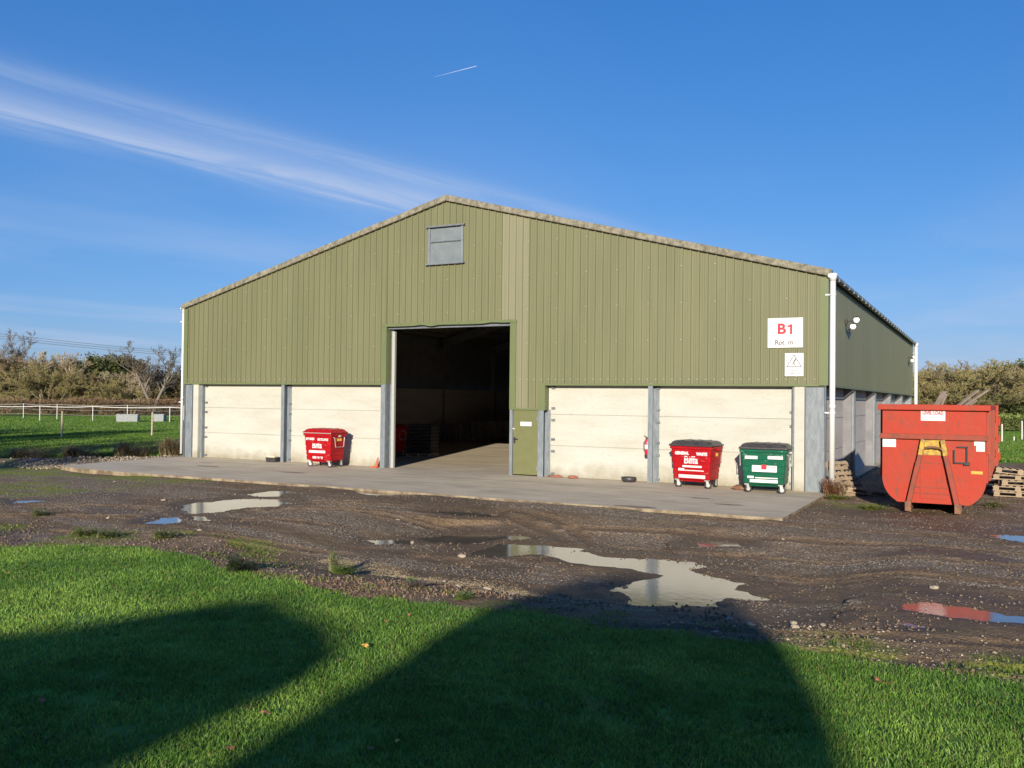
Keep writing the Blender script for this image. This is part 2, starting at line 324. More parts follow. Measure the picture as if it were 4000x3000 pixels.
def ground_material():
    m = bpy.data.materials.new('muddy_yard'); m.use_nodes = True; nt = m.node_tree; N = nt.nodes; L = nt.links; b = N['Principled BSDF']
    geo = N.new('ShaderNodeNewGeometry')
    def at(n): a = N.new('ShaderNodeAttribute'); a.attribute_name = n; return a.outputs['Fac']
    def noise(sc, det=5, r=.6):
        n = N.new('ShaderNodeTexNoise'); n.inputs['Scale'].default_value = sc; n.inputs['Detail'].default_value = det; n.inputs['Roughness'].default_value = r; L.new(geo.outputs['Position'], n.inputs[0]); return n.outputs[0]
    def mr(v, a, c, o0=0, o1=1):
        n = N.new('ShaderNodeMapRange'); n.inputs[1].default_value = a; n.inputs[2].default_value = c; n.inputs[3].default_value = o0; n.inputs[4].default_value = o1; L.new(v, n.inputs[0]); return n.outputs[0]
    def mix(f, a, c):
        n = N.new('ShaderNodeMix'); n.data_type = 'RGBA'
        L.new(f, n.inputs[0]) if not isinstance(f, float) else None
        for i, q in ((6, a), (7, c)):
            if isinstance(q, tuple): n.inputs[i].default_value = (*q, 1)
            else: L.new(q, n.inputs[i])
        return n.outputs[2]
    def mul(a, c):
        n = N.new('ShaderNodeMath'); n.operation = 'MULTIPLY'
        L.new(a, n.inputs[0]); L.new(c, n.inputs[1]) if not isinstance(c, float) else None
        if isinstance(c, float): n.inputs[1].default_value = c
        return n.outputs[0]
    mud = mix(mr(noise(3), .35, .65), (.20,.135,.078), (.125,.084,.049))
    mud = mix(mr(noise(40, 3), .5, .7), mud, (.29,.225,.15))
    vo = N.new('ShaderNodeTexVoronoi'); vo.inputs['Scale'].default_value = 26; L.new(geo.outputs['Position'], vo.inputs[0])
    sep = N.new('ShaderNodeSeparateColor'); L.new(vo.outputs['Color'], sep.inputs[0])
    stone = mix(sep.outputs[0], (.25,.21,.155), (.46,.40,.315))
    stone = mix(mr(vo.outputs['Distance'], .3, .6), stone, (.14,.10,.068))
    g = mul(at('gravel'), mr(sep.outputs[1], .15, .45))
    c = mix(g, mud, stone)
    c = mix(mul(at('wet'), .7), c, (.095,.066,.044))
    st = mix(mr(noise(30, 4, .7), .4, .62), (.17,.10,.065), (.40,.28,.19))
    c = mix(mul(at('straw'), mr(noise(9), .3, .55)), c, st)
    ms = mix(mr(noise(22, 4), .4, .62), (.10,.13,.022), (.26,.29,.05))
    c = mix(mul(at('moss'), mr(noise(7), .28, .48)), c, ms)
    gc = mix(mr(noise(1.1, 6), .35, .65), (.10,.19,.028), (.16,.27,.045))
    gc = mix(mr(noise(.15, 3), .5, .75), gc, (.17,.22,.045))
    c = mix(at('grass'), c, gc)
    L.new(c, b.inputs['Base Color'])
    r = N.new('ShaderNodeMapRange'); r.inputs[3].default_value = .9; r.inputs[4].default_value = .52; L.new(at('wet'), r.inputs[0]); L.new(r.outputs[0], b.inputs['Roughness'])
    b.inputs['Specular IOR Level'].default_value = .12
    ad = N.new('ShaderNodeMath'); ad.operation = 'ADD'; L.new(mul(noise(14, 6, .7), .035), ad.inputs[0]) ; L.new(mul(vo.outputs['Distance'], -.010), ad.inputs[1])
    bp = N.new('ShaderNodeBump'); bp.inputs['Distance'].default_value = 1.0; L.new(ad.outputs[0], bp.inputs['Height']); L.new(bp.outputs[0], b.inputs['Normal'])
    return m
M['ground'] = ground_material()
o = npmesh('ground', np.stack([X, Y, Z], 1), F, M['ground'], attrs=dict(grass=grass, moss=moss, straw=straw, gravel=gravel, wet=wet), smooth=True)
tag(o, kind='structure')

wm = mat('muddy_water', (.12,.10,.072), .03, 0, (.17,.14,.10), 2.2, bump=.0016, bscale=7, spec=.5)
wm.node_tree.nodes['Principled BSDF'].inputs['IOR'].default_value = 2.6
mb = MB(); st = .10; done = set()
for k, poly in PUD.items():
    P = np.array(poly); i0, j0 = np.floor((P.min(0)-.3)/st).astype(int); i1, j1 = np.ceil((P.max(0)+.3)/st).astype(int)
    II, JJ = np.meshgrid(np.arange(i0,i1), np.arange(j0,j1), indexing='ij'); sd = polysd((II.ravel()+.5)*st, (JJ.ravel()+.5)*st, poly)
    for i, j, q in zip(II.ravel().tolist(), JJ.ravel().tolist(), sd):
        if q < .28 and (i, j) not in done:
            done.add((i, j)); mb.add([(i*st,j*st,WL[k]),((i+1)*st,j*st,WL[k]),((i+1)*st,(j+1)*st,WL[k]),(i*st,(j+1)*st,WL[k])], [(0,1,2,3)])
o = mb.build('water', wm, fixn=False); tag(o, kind='structure')

# concrete apron and shed floor, one poured slab
slab_pts = [(-24.35,-5.75),(-23.4,-6.05),(-21.0,-6.3),(-17.0,-6.22),(-9.8,-6.28),(-3.5,-6.3),(.07,-6.3),(.07,.1),(.07,32.2),(-24.8,32.2),(-24.9,.2),(-25.0,-1.2)]
ms = mat('worn_concrete', (.53,.45,.33), .85, 0, (.43,.36,.26), .55, (.38,.66), bump=.006, bscale=9, col3=(.62,.54,.42), n3scale=1.6, n3amt=(.5,.75), stretch3=(.35,1.8,1), spec=.3)
def slab_material(m):   # tyre marks and small cracks as darker wandering lines
    nt = m.node_tree; N = nt.nodes; L = nt.links; b = N['Principled BSDF']; src = b.inputs['Base Color'].links[0].from_socket
    tc = N.new('ShaderNodeTexCoord'); mp = N.new('ShaderNodeMapping'); mp.inputs['Rotation'].default_value = (0,0,R(-18)); mp.inputs['Scale'].default_value = (.18,1.1,1); L.new(tc.outputs['Object'], mp.inputs[0])
    n = N.new('ShaderNodeTexNoise'); n.inputs['Scale'].default_value = 1.7; n.inputs['Detail'].default_value = 7; n.inputs['Distortion'].default_value = 1.2; L.new(mp.outputs[0], n.inputs[0])
    r = N.new('ShaderNodeMapRange'); r.inputs[1].default_value = .54; r.inputs[2].default_value = .66; r.inputs[4].default_value = .55; L.new(n.outputs[0], r.inputs[0])
    x = N.new('ShaderNodeMix'); x.data_type = 'RGBA'; L.new(r.outputs[0], x.inputs[0]); L.new(src, x.inputs[6]); x.inputs[7].default_value = (.31,.26,.20,1)
    v = N.new('ShaderNodeTexNoise'); v.inputs['Scale'].default_value = 60; v.inputs['Detail'].default_value = 3; L.new(tc.outputs['Object'], v.inputs[0])
    r2 = N.new('ShaderNodeMapRange'); r2.inputs[1].default_value = .35; r2.inputs[2].default_value = .7; r2.inputs[3].default_value = .8; r2.inputs[4].default_value = 1.15; L.new(v.outputs[0], r2.inputs[0])
    mm = N.new('ShaderNodeVectorMath'); mm.operation = 'SCALE'; L.new(x.outputs[2], mm.inputs[0]); L.new(r2.outputs[0], mm.inputs['Scale']); L.new(mm.outputs[0], b.inputs['Base Color'])
slab_material(ms)
mb = MB(); n = len(slab_pts)
mb.add([(x,y,0) for x,y in slab_pts] + [(x,y,-.3) for x,y in slab_pts], [tuple(range(n))] + [(i,(i+1)%n,n+(i+1)%n,n+i) for i in range(n)])
mb.m = [0] + [1]*n
tag(mb.build('concrete_apron', [ms, mat('mud_splashed_edge', (.30,.245,.165), .9, 0, (.14,.105,.07), 2.5, (.4,.6), bump=.01, bscale=12, spec=.1)]), kind='structure')
mb = MB()
for cx, cy, rx, ry, s in ((-1.55,-4.4,.34,.13,1),(-2.55,-3.35,.26,.10,2),(-3.3,-6.05,.55,.16,3),(-20.2,-3.0,.5,.16,4),(-16.2,-3.3,.55,.15,5),(-21.5,-1.9,.3,.1,6)):
    r_ = random.Random(s); n = 18; mb.add([(cx+rx*(1+r_.uniform(-.25,.25))*math.cos(t*2*math.pi/n), cy+ry*(1+r_.uniform(-.3,.3))*math.sin(t*2*math.pi/n), .004) for t in range(n)], [tuple(range(n))])
tag(mb.build('damp_patches', mat('damp_concrete', (.20,.14,.10), .6, 0, (.15,.11,.085), 6), fixn=False), kind='structure')

# ------------------------------------------------------------------ barn
W = 24.76; EV = 5.97; RG = 9.19; LEN = 32.0; HC = 2.97; XR = 0.0; XL = -W; XM = -W/2
def roof_z(x): return EV + (RG-EV)*(1-abs(x-XM)/(W/2))
barn = thing('farm_shed', 'large olive green farm shed with open doorway and cream concrete lower walls', 'shed')
PITCH = .255
def profile(x0, x1, off=0.):
    """x positions and outward depth of box-profile sheeting"""
    out = []; k0 = math.floor((x0-off)/PITCH)-1; k1 = math.ceil((x1-off)/PITCH)+1
    for k in range(k0, k1):
        b = off + k*PITCH
        for dx, dp in ((0,0),(.055,.0),(.060,.009),(.070,.009),(.075,0),(.115,0),(.120,.009),(.130,.009),(.135,0),(.182,0),(.195,.040),(.232,.040),(.245,0)):
            out.append((b+dx, dp))
    res = []
    for x, dp in out:
        if x0 < x < x1: res.append((x, dp))
    return [(x0, 0)] + res + [(x1, 0)]
def clad_front(mb, x0, x1, zb, zt, y=0., off=0., sgn=-1, zjit=None):
    pr = profile(x0, x1, off)
    for (xa, da), (xb, db) in zip(pr[:-1], pr[1:]):
        if xb - xa < 1e-5: continue
        ya = y + sgn*da; yb = y + sgn*db
        mb.add([(xa,ya,zb(xa)),(xb,yb,zb(xb)),(xb,yb,zt(xb)),(xa,ya,zt(xa))], [(0,1,2,3)])
DX0, DX1, DZ = -14.83, -9.85, 5.02
WX0, WX1, WZ0, WZ1 = -13.08, -11.75, 7.08, 8.32
ST = -8.62
SX0, SX1 = -10.22, -9.25
mb = MB()
c = lambda v: (lambda x: v)
clad_front(mb, XL+.01, DX0, c(HC), roof_z)
clad_front(mb, DX0, WX0, c(DZ), roof_z)
clad_front(mb, WX0, WX1, c(DZ), c(WZ0)); clad_front(mb, WX0, WX1, c(WZ1), roof_z)
clad_front(mb, WX1, SX0, c(DZ), roof_z)
clad_front(mb, SX1, ST, c(2.17), roof_z)
clad_front(mb, ST, XR-.01, c(HC), roof_z)
mb.build('front_cladding', M['clad'], barn, fixn=False)
mb = MB(); clad_front(mb, SX0, DX1, c(DZ), roof_z); clad_front(mb, DX1, SX1, c(2.17), roof_z)
mb.build('faded_sheet', M['clad_pale'], barn, fixn=False)['label'] = 'paler faded strip of wall sheeting beside the doorway'
# inner lining plane of the front so no light leaks
mb = MB()
def plate(x0, x1, zb, zt, y0, y1): mb.add([(x0,y0,zb(x0)),(x1,y0,zb(x1)),(x1,y0,zt(x1)),(x0,y0,zt(x0)),(x0,y1,zb(x0)),(x1,y1,zb(x1)),(x1,y1,zt(x1)),(x0,y1,zt(x0))], [(0,1,2,3),(7,6,5,4),(0,4,5,1),(3,2,6,7),(0,3,7,4),(1,5,6,2)])
for a, b, z0 in ((XL+.02,DX0-.02,HC+.02),(DX0-.02,XM,DZ+.02),(XM,DX1+.02,DZ+.02),(DX1+.02,ST-.02,2.2),(ST-.02,XR-.02,HC+.02)):
    if a < WX1 and b > WX0:
        for p, q in ((a, WX0),(WX1, b)):
            if q > p: plate(p, q, c(z0), lambda x: roof_z(x)-.01, .04, .07)
        p, q = max(a, WX0), min(b, WX1)
        plate(p, q, c(z0), c(WZ0), .04, .07); plate(p, q, c(WZ1), lambda x: roof_z(x)-.01, .04, .07)
    else: plate(a, b, c(z0), lambda x: roof_z(x)-.01, .04, .07)
mb.build('front_lining', M['clad_in'], barn)
# side and rear sheeting
def clad_side(mb, x, sgn, z0, z1):
    pr = [(a, d*.15) for a, d in profile(0.0, LEN, 0)]
    for (ya, da), (yb, db) in zip(pr[:-1], pr[1:]):
        mb.add([(x+sgn*da,ya,z0),(x+sgn*db,yb,z0),(x+sgn*db,yb,z1),(x+sgn*da,ya,z1)], [(0,1,2,3)])
mb = MB(); clad_side(mb, XR+.0, 1, HC, EV+.08); o = mb.build('side_cladding', M['clad'], barn, fixn=False)
mb = MB(); clad_side(mb, XL, -1, HC, EV+.08); mb.build('side_cladding', M['clad'], barn, fixn=False)
mb = MB(); clad_front(mb, XL, XR, c(HC), roof_z, LEN, 0, 1); mb.build('rear_cladding', M['clad'], barn, fixn=False)
mb = MB(); clad_front(mb, XL, XR, c(HC), roof_z, LEN-.12, 0, -1)
mb.box(XR-.1, XR-.06, .1, LEN-.1, HC, EV); mb.box(XL+.06, XL+.1, .1, LEN-.1, HC, EV); mb.build('inner_lining', M['clad_in'], barn, fixn=False)
# flashings
mb = MB()
mb.box(XL-.045, XL+.17, -.045, -.034, HC-.02, EV-.02); mb.box(XL-.045, XL-.034, -.034, .18, HC-.02, EV-.02); mb.build('corner_flashing', M['clad_trim'], barn); mb = MB()
mb.box(XR-.20, XR+.045, -.045, -.034, HC-.02, EV-.05); mb.box(XR+.034, XR+.045, -.034, .2, HC-.02, EV-.05)
mb.build('corner_flashing', M['clad_trim'], barn)
mb = MB(); mb.box(XL, DX0-.15, -.05, -.035, HC-.045, HC+.01); mb.box(ST, XR-.2, -.05, -.035, HC-.045, HC+.01); mb.box(DX1, ST+.01, -.05, -.035, 2.13, 2.19)
mb.box(XL, DX0-.15, -.035, .06, HC-.05, HC-.04); mb.box(ST, XR-.02, -.035, .06, HC-.05, HC-.04); mb.box(XR+.035, XR+.045, .2, LEN, HC-.05, HC+.01)
mb.build('drip_flashing', M['clad_trim'], barn)
mb = MB(); mb.box(DX0-.17, DX0+.02, -.047, -.036, HC-.02, DZ); mb.box(DX0+.01, DX0+.02, -.036, .28, HC, DZ)
mb.build('door_flashing', M['clad_trim'], barn)
mb = MB(); mb.box(DX1-.03, DX1+.19, -.047, -.036, 2.14, DZ-.0); mb.box(DX1-.03, DX1-.02, -.036, .28, 2.14, DZ)
mb.build('door_flashing', M['clad_trim'], barn)
mb = MB(); mb.box(ST-.19, ST+.03, -.047, -.036, 2.13, HC+.02); mb.box(ST+.02, ST+.03, -.036, .2, 2.13, HC)
mb.build('corner_flashing', M['clad_trim'], barn)
mb = MB(); n = 60; vs = []; fs = []                       # dented head flashing over the doorway
for i in range(n+1):
    x = DX0-.17 + (DX1+.2-DX0+.17)*i/n; dz = .0
    dz -= .04*math.exp(-((x+12.95)/.22)**2) - .02*math.exp(-((x+13.35)/.2)**2) - .03*math.exp(-((x+10.55)/.28)**2); dz -= .007*math.sin(x*2.1)
    vs += [(x, -.056, DZ+.05+max(dz,0)), (x, -.062-.05*abs(dz), DZ-.045+dz), (x, .05, DZ-.055+dz)]
for i in range(n): a = 3*i; fs += [(a,a+3,a+4,a+1),(a+1,a+4,a+5,a+2)]
mb.add(vs, fs); mb.build('head_flashing', M['clad_trim'], barn, fixn=False)
mb = MB(); mb.box(DX0+.02, DX1-.03, .09, .27, DZ-.13, DZ+.1); mb.build('lintel', M['galv_dark'], barn)
# concrete lower walls per bay, three 1 m panels each
PY = .25
def panels(x0, x1, name='concrete_wall'):
    mb = MB()
    for i in range(3): mb.box(x0, x1, PY, PY+.14, i*1.0+.004, (i+1)*1.0-.014)
    mb.box(x0, x1, PY+.03, PY+.11, 0, 3.0)
    return mb.build(name, M['concrete_panel'], barn, bevel=.008)
for a, b in ((XL+.12,-19.62),(-19.62,DX0-.06),(ST+.02,-5.12),(-5.12,XR-.12)): panels(a, b)
# brackets
def bracket(x, z, wd=.10):
    wd *= 1.35
    mb = MB(); mb.box(x, x+wd, PY-.045, PY, z-.035, z+.035); mb.box(x+wd*.35, x+wd*.7, PY-.06, PY-.045, z-.02, z+.02); mb.build('wall_bracket', M['galv_dark'], barn)
for xc in (XL+.93, -19.46, ST+.14, -4.97):
    for z in (2.85, 2.2, 1.82, 1.2, .82, .1): bracket(xc, z, .09)
for z in (2.2, 1.8, 1.2, .8, .18): bracket(XR-1.02, z, .1)
# gable posts (H section: flange, web, flange)
def gpost(x, y0=-.03, y1=PY, w=.15, z1=HC+.03, name='steel_column'):
    mb = MB(); mb.box(x-w/2, x+w/2, y0, y0+.014, 0, z1); mb.box(x-.006, x+.006, y0+.014, y1-.014, 0, z1); mb.box(x-w/2-.05, x+w/2+.12, y1-.014, y1-.002, 0, z1); return mb.build(name, M['galv'], barn)
gpost(-19.55); gpost(-5.07)
gpost(DX0-.10, w=.2, z1=HC+.0); 
mb = MB(); mb.box(DX0+.0, DX0+.014, .0, .26, 0, DZ-.05); mb.box(DX0-.01, DX0+.12, .262, .275, 0, DZ-.05); mb.build('door_jamb', M['galv_dark'], barn)
mb = MB(); mb.box(DX0+.10, DX0+.21, .20, .30, 0, DZ-.2); mb.build('door_guide', M['fork'], barn)
gpost(ST-.12, w=.2, z1=2.15)
mb = MB(); mb.box(DX1-.02, DX1+.09, -.03, .16, 0, 2.14); mb.build('door_jamb', M['galv'], barn)
# corner columns of the portal frames
def corner(x0, x1, y0=-.02, name='steel_column'):
    mb = MB(); mb.box(x0, x0+.016, y0-.02, y0+.18, 0, HC); mb.box(x1-.016, x1, y0-.02, y0+.18, 0, HC); mb.box(x0+.016, x1-.016, y0+.06, y0+.072, 0, HC); return mb.build(name, M['galv'], barn)
corner(XR-.56, XR-.02); corner(XL+.03, XL+.48)
mb = MB(); mb.box(XL+.50, XL+.78, -.0, .12, 0, HC-.03); mb.box(XL+.72, XL+.80, .12, PY, 0, HC); mb.build('corner_panel', M['concrete_panel'], barn)
mb = MB(); mb.box(XR-.86, XR-.585, -.0, .12, 0, HC-.03); mb.build('corner_panel', M['concrete_panel'], barn)
mb = MB(); mb.box(XL+.80, XL+.90, .1, PY, 0, HC); mb.build('steel_column', M['galv'], barn)
mb = MB(); mb.box(XR-.92, XR-.865, .05, PY, 0, HC); mb.build('steel_column', M['galv_dark'], barn)
# right and left side walls
side_y = [6.2, 12.5, 18.8, 25.1, 31.4]
M['panel_side'] = mat('grey_concrete', (.46,.42,.39), .85, 0, (.38,.345,.32), 1.2, bump=.005, bscale=12, stretch=(1,.5,2))
for sx, X0 in ((1, XR), (-1, XL)):
    ys = [.25] + side_y
    for a, b in zip(ys[:-1], ys[1:]):
        mb = MB(); xi = X0 - sx*.50; xo = X0 - sx*.38
        for i in range(3): mb.box(min(xi,xo), max(xi,xo), a, b, i+.004, i+1-.014)
        mb.box(min(xi,xo)+.03, max(xi,xo)-.03, a, b, 0, 3.0); mb.build('side_panel_wall', M['panel_side'], barn)
    for y in side_y:
        mb = MB(); xa, xb = X0-sx*.50, X0-sx*.02
        mb.box(min(xa,xb), max(xa,xb), y-.006, y+.006, 0, HC); mb.box(xb-.008, xb+.008, y-.09, y+.09, 0, HC); mb.box(xa-.008, xa+.008, y-.12, y+.12, 0, HC)
        mb.build('side_column', M['galv'], barn)
mb = MB(); mb.box(XL+.3, XR-.3, LEN-.3, LEN-.16, 0, 3.0); mb.build('rear_wall', M['panel_side'], barn)
# roof, corrugated fibre cement
pts = []
ys = np.arange(-.02, LEN+.15, .0365); cor = .020*np.cos(ys/.146*2*np.pi)
xs = [XL-.13, XM, XR+.13]
V = []; 
for xx in xs:
    zz = roof_z(min(max(xx, XL), XR)) + (-(.13)*.26 if xx != XM else 0) + .10
    for yy, cc in zip(ys, cor): V.append((xx, yy, zz+cc))
for xx in xs:
    zz = roof_z(min(max(xx, XL), XR)) + (-(.13)*.26 if xx != XM else 0) + .10 - .012
    for yy, cc in zip(ys, cor): V.append((xx, yy, zz+cc))
nY = len(ys); Fq = []
for lay in (0, 3):
    for i in range(2):
        for j in range(nY-1):
            a = (lay+i)*nY + j; Fq.append((a, a+nY, a+nY+1, a+1))
for e in (0, 2):
    for j in range(nY-1): a = e*nY+j; Fq.append((a, a+1, a+1+3*nY, a+3*nY))
npmesh('roof', np.array(V), np.array(Fq), M['roof'], barn)
mb = MB()
for sgn in (-1, 1):                                            # verge capping
    xe = XR+.14 if sgn > 0 else XL-.14
    def vz(x): return EV + (RG-EV)*(1-abs(x-XM)/(W/2))
    n = 9
    for i in range(n):
        a = XM + (xe-XM)*i/n + (0 if i == 0 else -sgn*.06); b = XM + (xe-XM)*(i+1)/n; up = .006*((i+1) % 2)
        za, zb = vz(a), vz(b); y0 = -.13-up
        vs = [(a,y0,za+.0),(b,y0,zb+.0),(b,y0,zb+.205+up),(a,y0,za+.205+up),(a,.12,za+.0),(b,.12,zb+.0),(b,.12,zb+.205+up),(a,.12,za+.205+up)]
        mb.add(vs, [(0,1,2,3),(7,6,5,4),(0,4,5,1),(3,2,6,7),(0,3,7,4),(1,5,6,2)])
mb.build('verge_capping', M['roof'], barn, bevel=.03)
for X0, s in ((XR, 1), (XL, -1)):
    mb = MB(); pr = [(.06,.07),(.07,-.01),(.11,-.045),(.155,-.045),(.195,-.01),(.205,.07)]
    la = [(X0+s*dx, -.10, EV-.01+dz) for dx, dz in pr]; lb = [(X0+s*dx, LEN+.1, EV-.01+dz) for dx, dz in pr]
    o = len(mb.v); mb.v += la + lb; mb.f += [(o+i, o+i+1, o+6+i+1, o+6+i) for i in range(5)] + [tuple(range(o+5,o-1,-1))]; mb.m += [0]*6; mb.build('gutter', M['galv_dark'], barn, fixn=False)
for X0, s in ((XR, 1),):
    for k in range(30):
        y = .9+k*1.05; mb = MB(); mb.box(X0+.05, X0+.212, y, y+.03, EV-.05, EV+.055); mb.build('gutter_bracket', M['galv'], barn)
def downpipe(x, y, z0, w=.095, two=False):
    o = None; mb = MB(); mb.tube([(x,y,z0),(x,y,EV-.10)], w, 16); mb.tube([(x,y,2.30),(x,y,2.42)], w*1.1, 16); mb.tube([(x,y,EV-.15),(x,y,EV+.06)], [w*1.05, w*1.5], 16)
    o = mb.build('downpipe', M['white_pvc'], barn, smooth=True)
    for z in (2.2, 5.45):
        mb = MB(); mb.cyl((x,y,z), (0,0,1), w*1.12, .045, 16); mb.box(x-w-.12, x-.02, y-.015, y+.015, z-.02, z+.02); mb.build('pipe_clip', M['white_pvc'], o)
    return o
downpipe(XR+.16, -.06, -.03, .078); downpipe(XL-.10, -.02, .12, .055); downpipe(XR+.16, LEN+.05, -.05, .10)
mb = MB(); mb.box(XL-.20, XL+.02, -.12, .02, EV-.03, EV+.05); mb.build('gutter_end', M['white_pvc'], barn, bevel=.02)
mb = MB(); mb.box(XR+.03, XR+.24, -.15, .05, EV-.06, EV+.06); mb.build('gutter_end', M['white_pvc'], barn, bevel=.03)
# gable window
win = MB(); wx0, wx1 = WX0, WX1
for a, b in ((wx0-.04, wx0+.045), (wx1-.045, wx1+.04)): win.box(a, b, -.05, .03, WZ0, WZ1)
win.box(wx0+.045, wx1-.045, -.045, .02, 7.80, 7.86); win.box(wx0+.045, wx1-.045, -.045, .02, WZ0, WZ0+.03)
wf = win.build('window', M['galv'], barn)
mb = MB(); mb.box(wx0-.10, wx1+.10, -.12, .03, WZ1, WZ1+.05); mb.build('window_head', M['galv_dark'], wf)
mb = MB(); mb.box(wx0-.10, wx1+.10, -.13, .03, WZ0-.05, WZ0); mb.build('window_sill', M['galv_dark'], wf)
mb = MB(); mb.box(wx0+.03, wx1-.03, -.01, .0, WZ0+.02, 7.81); mb.build('window_pane', M['glass_win'], wf)
mb = MB(); mb.box(wx0+.045, wx1-.045, -.075, -.045, 7.815, 7.85); mb.build('glazing_bar', M['galv_dark'], wf)
mb = MB(); mb.box(wx0+.03, wx1-.03, .005, .015, 7.85, WZ1); mb.build('window_pane', M['glass_win'], wf)
# personnel door
mb = MB(); mb.box(-9.745, -8.83, -.005, .04, .04, 2.12); dr = mb.build('personnel_door', M['door'], barn, bevel=.004)
mb = MB(); mb.box(-9.72, -9.66, -.018, -.006, 1.04, 1.24); mb.tube([(-9.69,-.015,1.18),(-9.69,-.07,1.18),(-9.55,-.07,1.18)], .013, 8); mb.build('door_handle', M['black'], dr)
mb = MB(); mb.box(-9.48, -9.08, -.012, -.007, 1.61, 1.745); mb.build('blank_notice', M['white_sign'], dr)
for z in (1.85, .25): mb = MB(); mb.cyl((-8.865,-.02,z), (0,0,1), .014, .13, 8); mb.box(-8.89,-8.82,-.012,-.006,z-.05,z+.05); mb.build('door_hinge', M['galv'], dr)
mb = MB(); mb.box(-9.76, -9.69, -.012, -.006, 1.50, 1.53); mb.build('latch_plate', M['white_sign'], dr)
# inner frames
def rafter(y):
    mb = MB()
    for s in (-1, 1):
        xe = XR-.3 if s > 0 else XL+.3
        mb.bar((xe, y, EV-.35), (XM, y, RG-.3), .18, .42)
        mb.bar((xe, y, 0), (xe, y, EV-.2), .35, .18, up=(0,1,0))
    return mb.build('portal_frame', M['clad_in'], barn)
for y in (6.2, 12.5, 18.8, 25.1): rafter(y)
mb = MB()
for i in range(1, 10):
    for s in (-1, 1):
        x = XM + s*(W/2)*i/9.6; mb.box(x-.03, x+.03, .3, LEN-.3, roof_z(x)-.16, roof_z(x)+.03)
mb.build('purlins', M['clad_in'], barn)
mb = MB()                                       # screw heads along the wall rails
for zr in (3.12, 4.3, 5.4, 6.5, 7.6):
    k = 0
    x = XL+.215+PITCH*0
    while x < XR-.2:
        ok = zr < roof_z(x)-.1 and not (DX0-.1 < x < DX1+.1 and zr < DZ+.1) and not (WX0-.1 < x < WX1+.1 and WZ0-.1 < zr < WZ1+.1)
        if ok and (zr == 3.12 or k % 4 == 0): mb.box(x-.012, x+.012, -.042, -.033, zr-.012, zr+.012)
        x += PITCH; k += 1
tag(mb.build('screw_heads', M['fork'], barn), kind='stuff')

def splash(m):
    nt = m.node_tree; N = nt.nodes; L = nt.links; b = N['Principled BSDF']; src = b.inputs['Base Color'].links[0].from_socket
    tc = N.new('ShaderNodeTexCoord'); sp = N.new('ShaderNodeSeparateXYZ'); L.new(tc.outputs['Object'], sp.inputs[0])
    n = N.new('ShaderNodeTexNoise'); n.inputs['Scale'].default_value = 1.6; n.inputs['Detail'].default_value = 9; n.inputs['Roughness'].default_value = .7; L.new(tc.outputs['Object'], n.inputs[0])
    a = N.new('ShaderNodeMath'); a.operation = 'MULTIPLY_ADD'; a.inputs[1].default_value = 1.1; a.inputs[2].default_value = -.45; L.new(n.outputs[0], a.inputs[0])
    d = N.new('ShaderNodeMath'); d.operation = 'SUBTRACT'; L.new(a.outputs[0], d.inputs[0]); L.new(sp.outputs[2], d.inputs[1])
    r = N.new('ShaderNodeMapRange'); r.inputs[1].default_value = -.32; r.inputs[2].default_value = .16; r.inputs[4].default_value = .8; L.new(d.outputs[0], r.inputs[0])
    x = N.new('ShaderNodeMix'); x.data_type = 'RGBA'; L.new(r.outputs[0], x.inputs[0]); L.new(src, x.inputs[6]); x.inputs[7].default_value = (.22,.19,.125,1); L.new(x.outputs[2], b.inputs['Base Color'])
splash(M['concrete_panel'])

# ------------------------------------------------------------------ text
def text(s, size, M4, mt, parent, bold=0, name='lettering', extrude=.002, xs=1.0):
    cu = bpy.data.curves.new('txt', 'FONT'); cu.body = s; cu.size = size; cu.align_x = 'CENTER'; cu.align_y = 'CENTER'; cu.offset = bold; cu.extrude = extrude
    t = bpy.data.objects.new('txt', cu); COL.objects.link(t); bpy.context.view_layer.update()
    me = bpy.data.meshes.new_from_object(t.evaluated_get(bpy.context.evaluated_depsgraph_get())); bpy.data.objects.remove(t)
    me.name = name; me.materials.clear(); me.materials.append(mt)
    me.transform(Matrix.Diagonal((xs,1,1,1)))
    me.transform(M4)
    o = bpy.data.objects.new(name, me); COL.objects.link(o); o.parent = parent; return o
def TF(x, y, z, tilt=0):  # text standing upright facing -Y
    return Matrix.Translation((x, y, z)) @ Matrix.Rotation(R(90)+tilt, 4, 'X')

# signs
sg = thing('wall_sign', 'large white sign with red B1 on green cladding near the right corner', 'sign', (-1.115,-.04,4.43))
mb = MB(); mb.box(-.485, .485, -.012, .004, -.42, .42); mb.build('sign_board', M['white_sign'], sg, bevel=.008)
text('B', .40, TF(-.10,-.016,.10), M['red_ink'], sg, .012, xs=1.08)
mb = MB(); n1_ = [(.105,-.045),(.105,.235),(.055,.235),(-.02,.195),(-.02,.145),(.045,.17),(.045,-.045)]
mb.add([(x+.09,-.018,z) for x,z in n1_] + [(x+.09,-.014,z) for x,z in n1_], [tuple(range(7)), tuple(range(13,6,-1))] + [(i,(i+1)%7,7+(i+1)%7,7+i) for i in range(7)]); mb.build('lettering', M['red_ink'], sg)
for ch, xx, m_ in (('R',-.225,'grey_ink'),('o',-.125,'grey_ink'),('t',-.045,'grey_ink'),('o',.03,'faded_ink'),('m',.155,'grey_ink')):
    text(ch, .19, TF(xx,-.016,-.275), M[m_], sg, .003)
sg = thing('warning_sign', 'small white warning sign with black triangle below the B1 sign', 'sign', (-.865,-.04,3.53))
mb = MB(); mb.box(-.255, .255, -.012, .004, -.325, .325); mb.build('sign_board', M['white_sign'], sg, bevel=.008)
mb = MB(); T = [(-.20,-.055),(.20,-.055),(0,.275)]
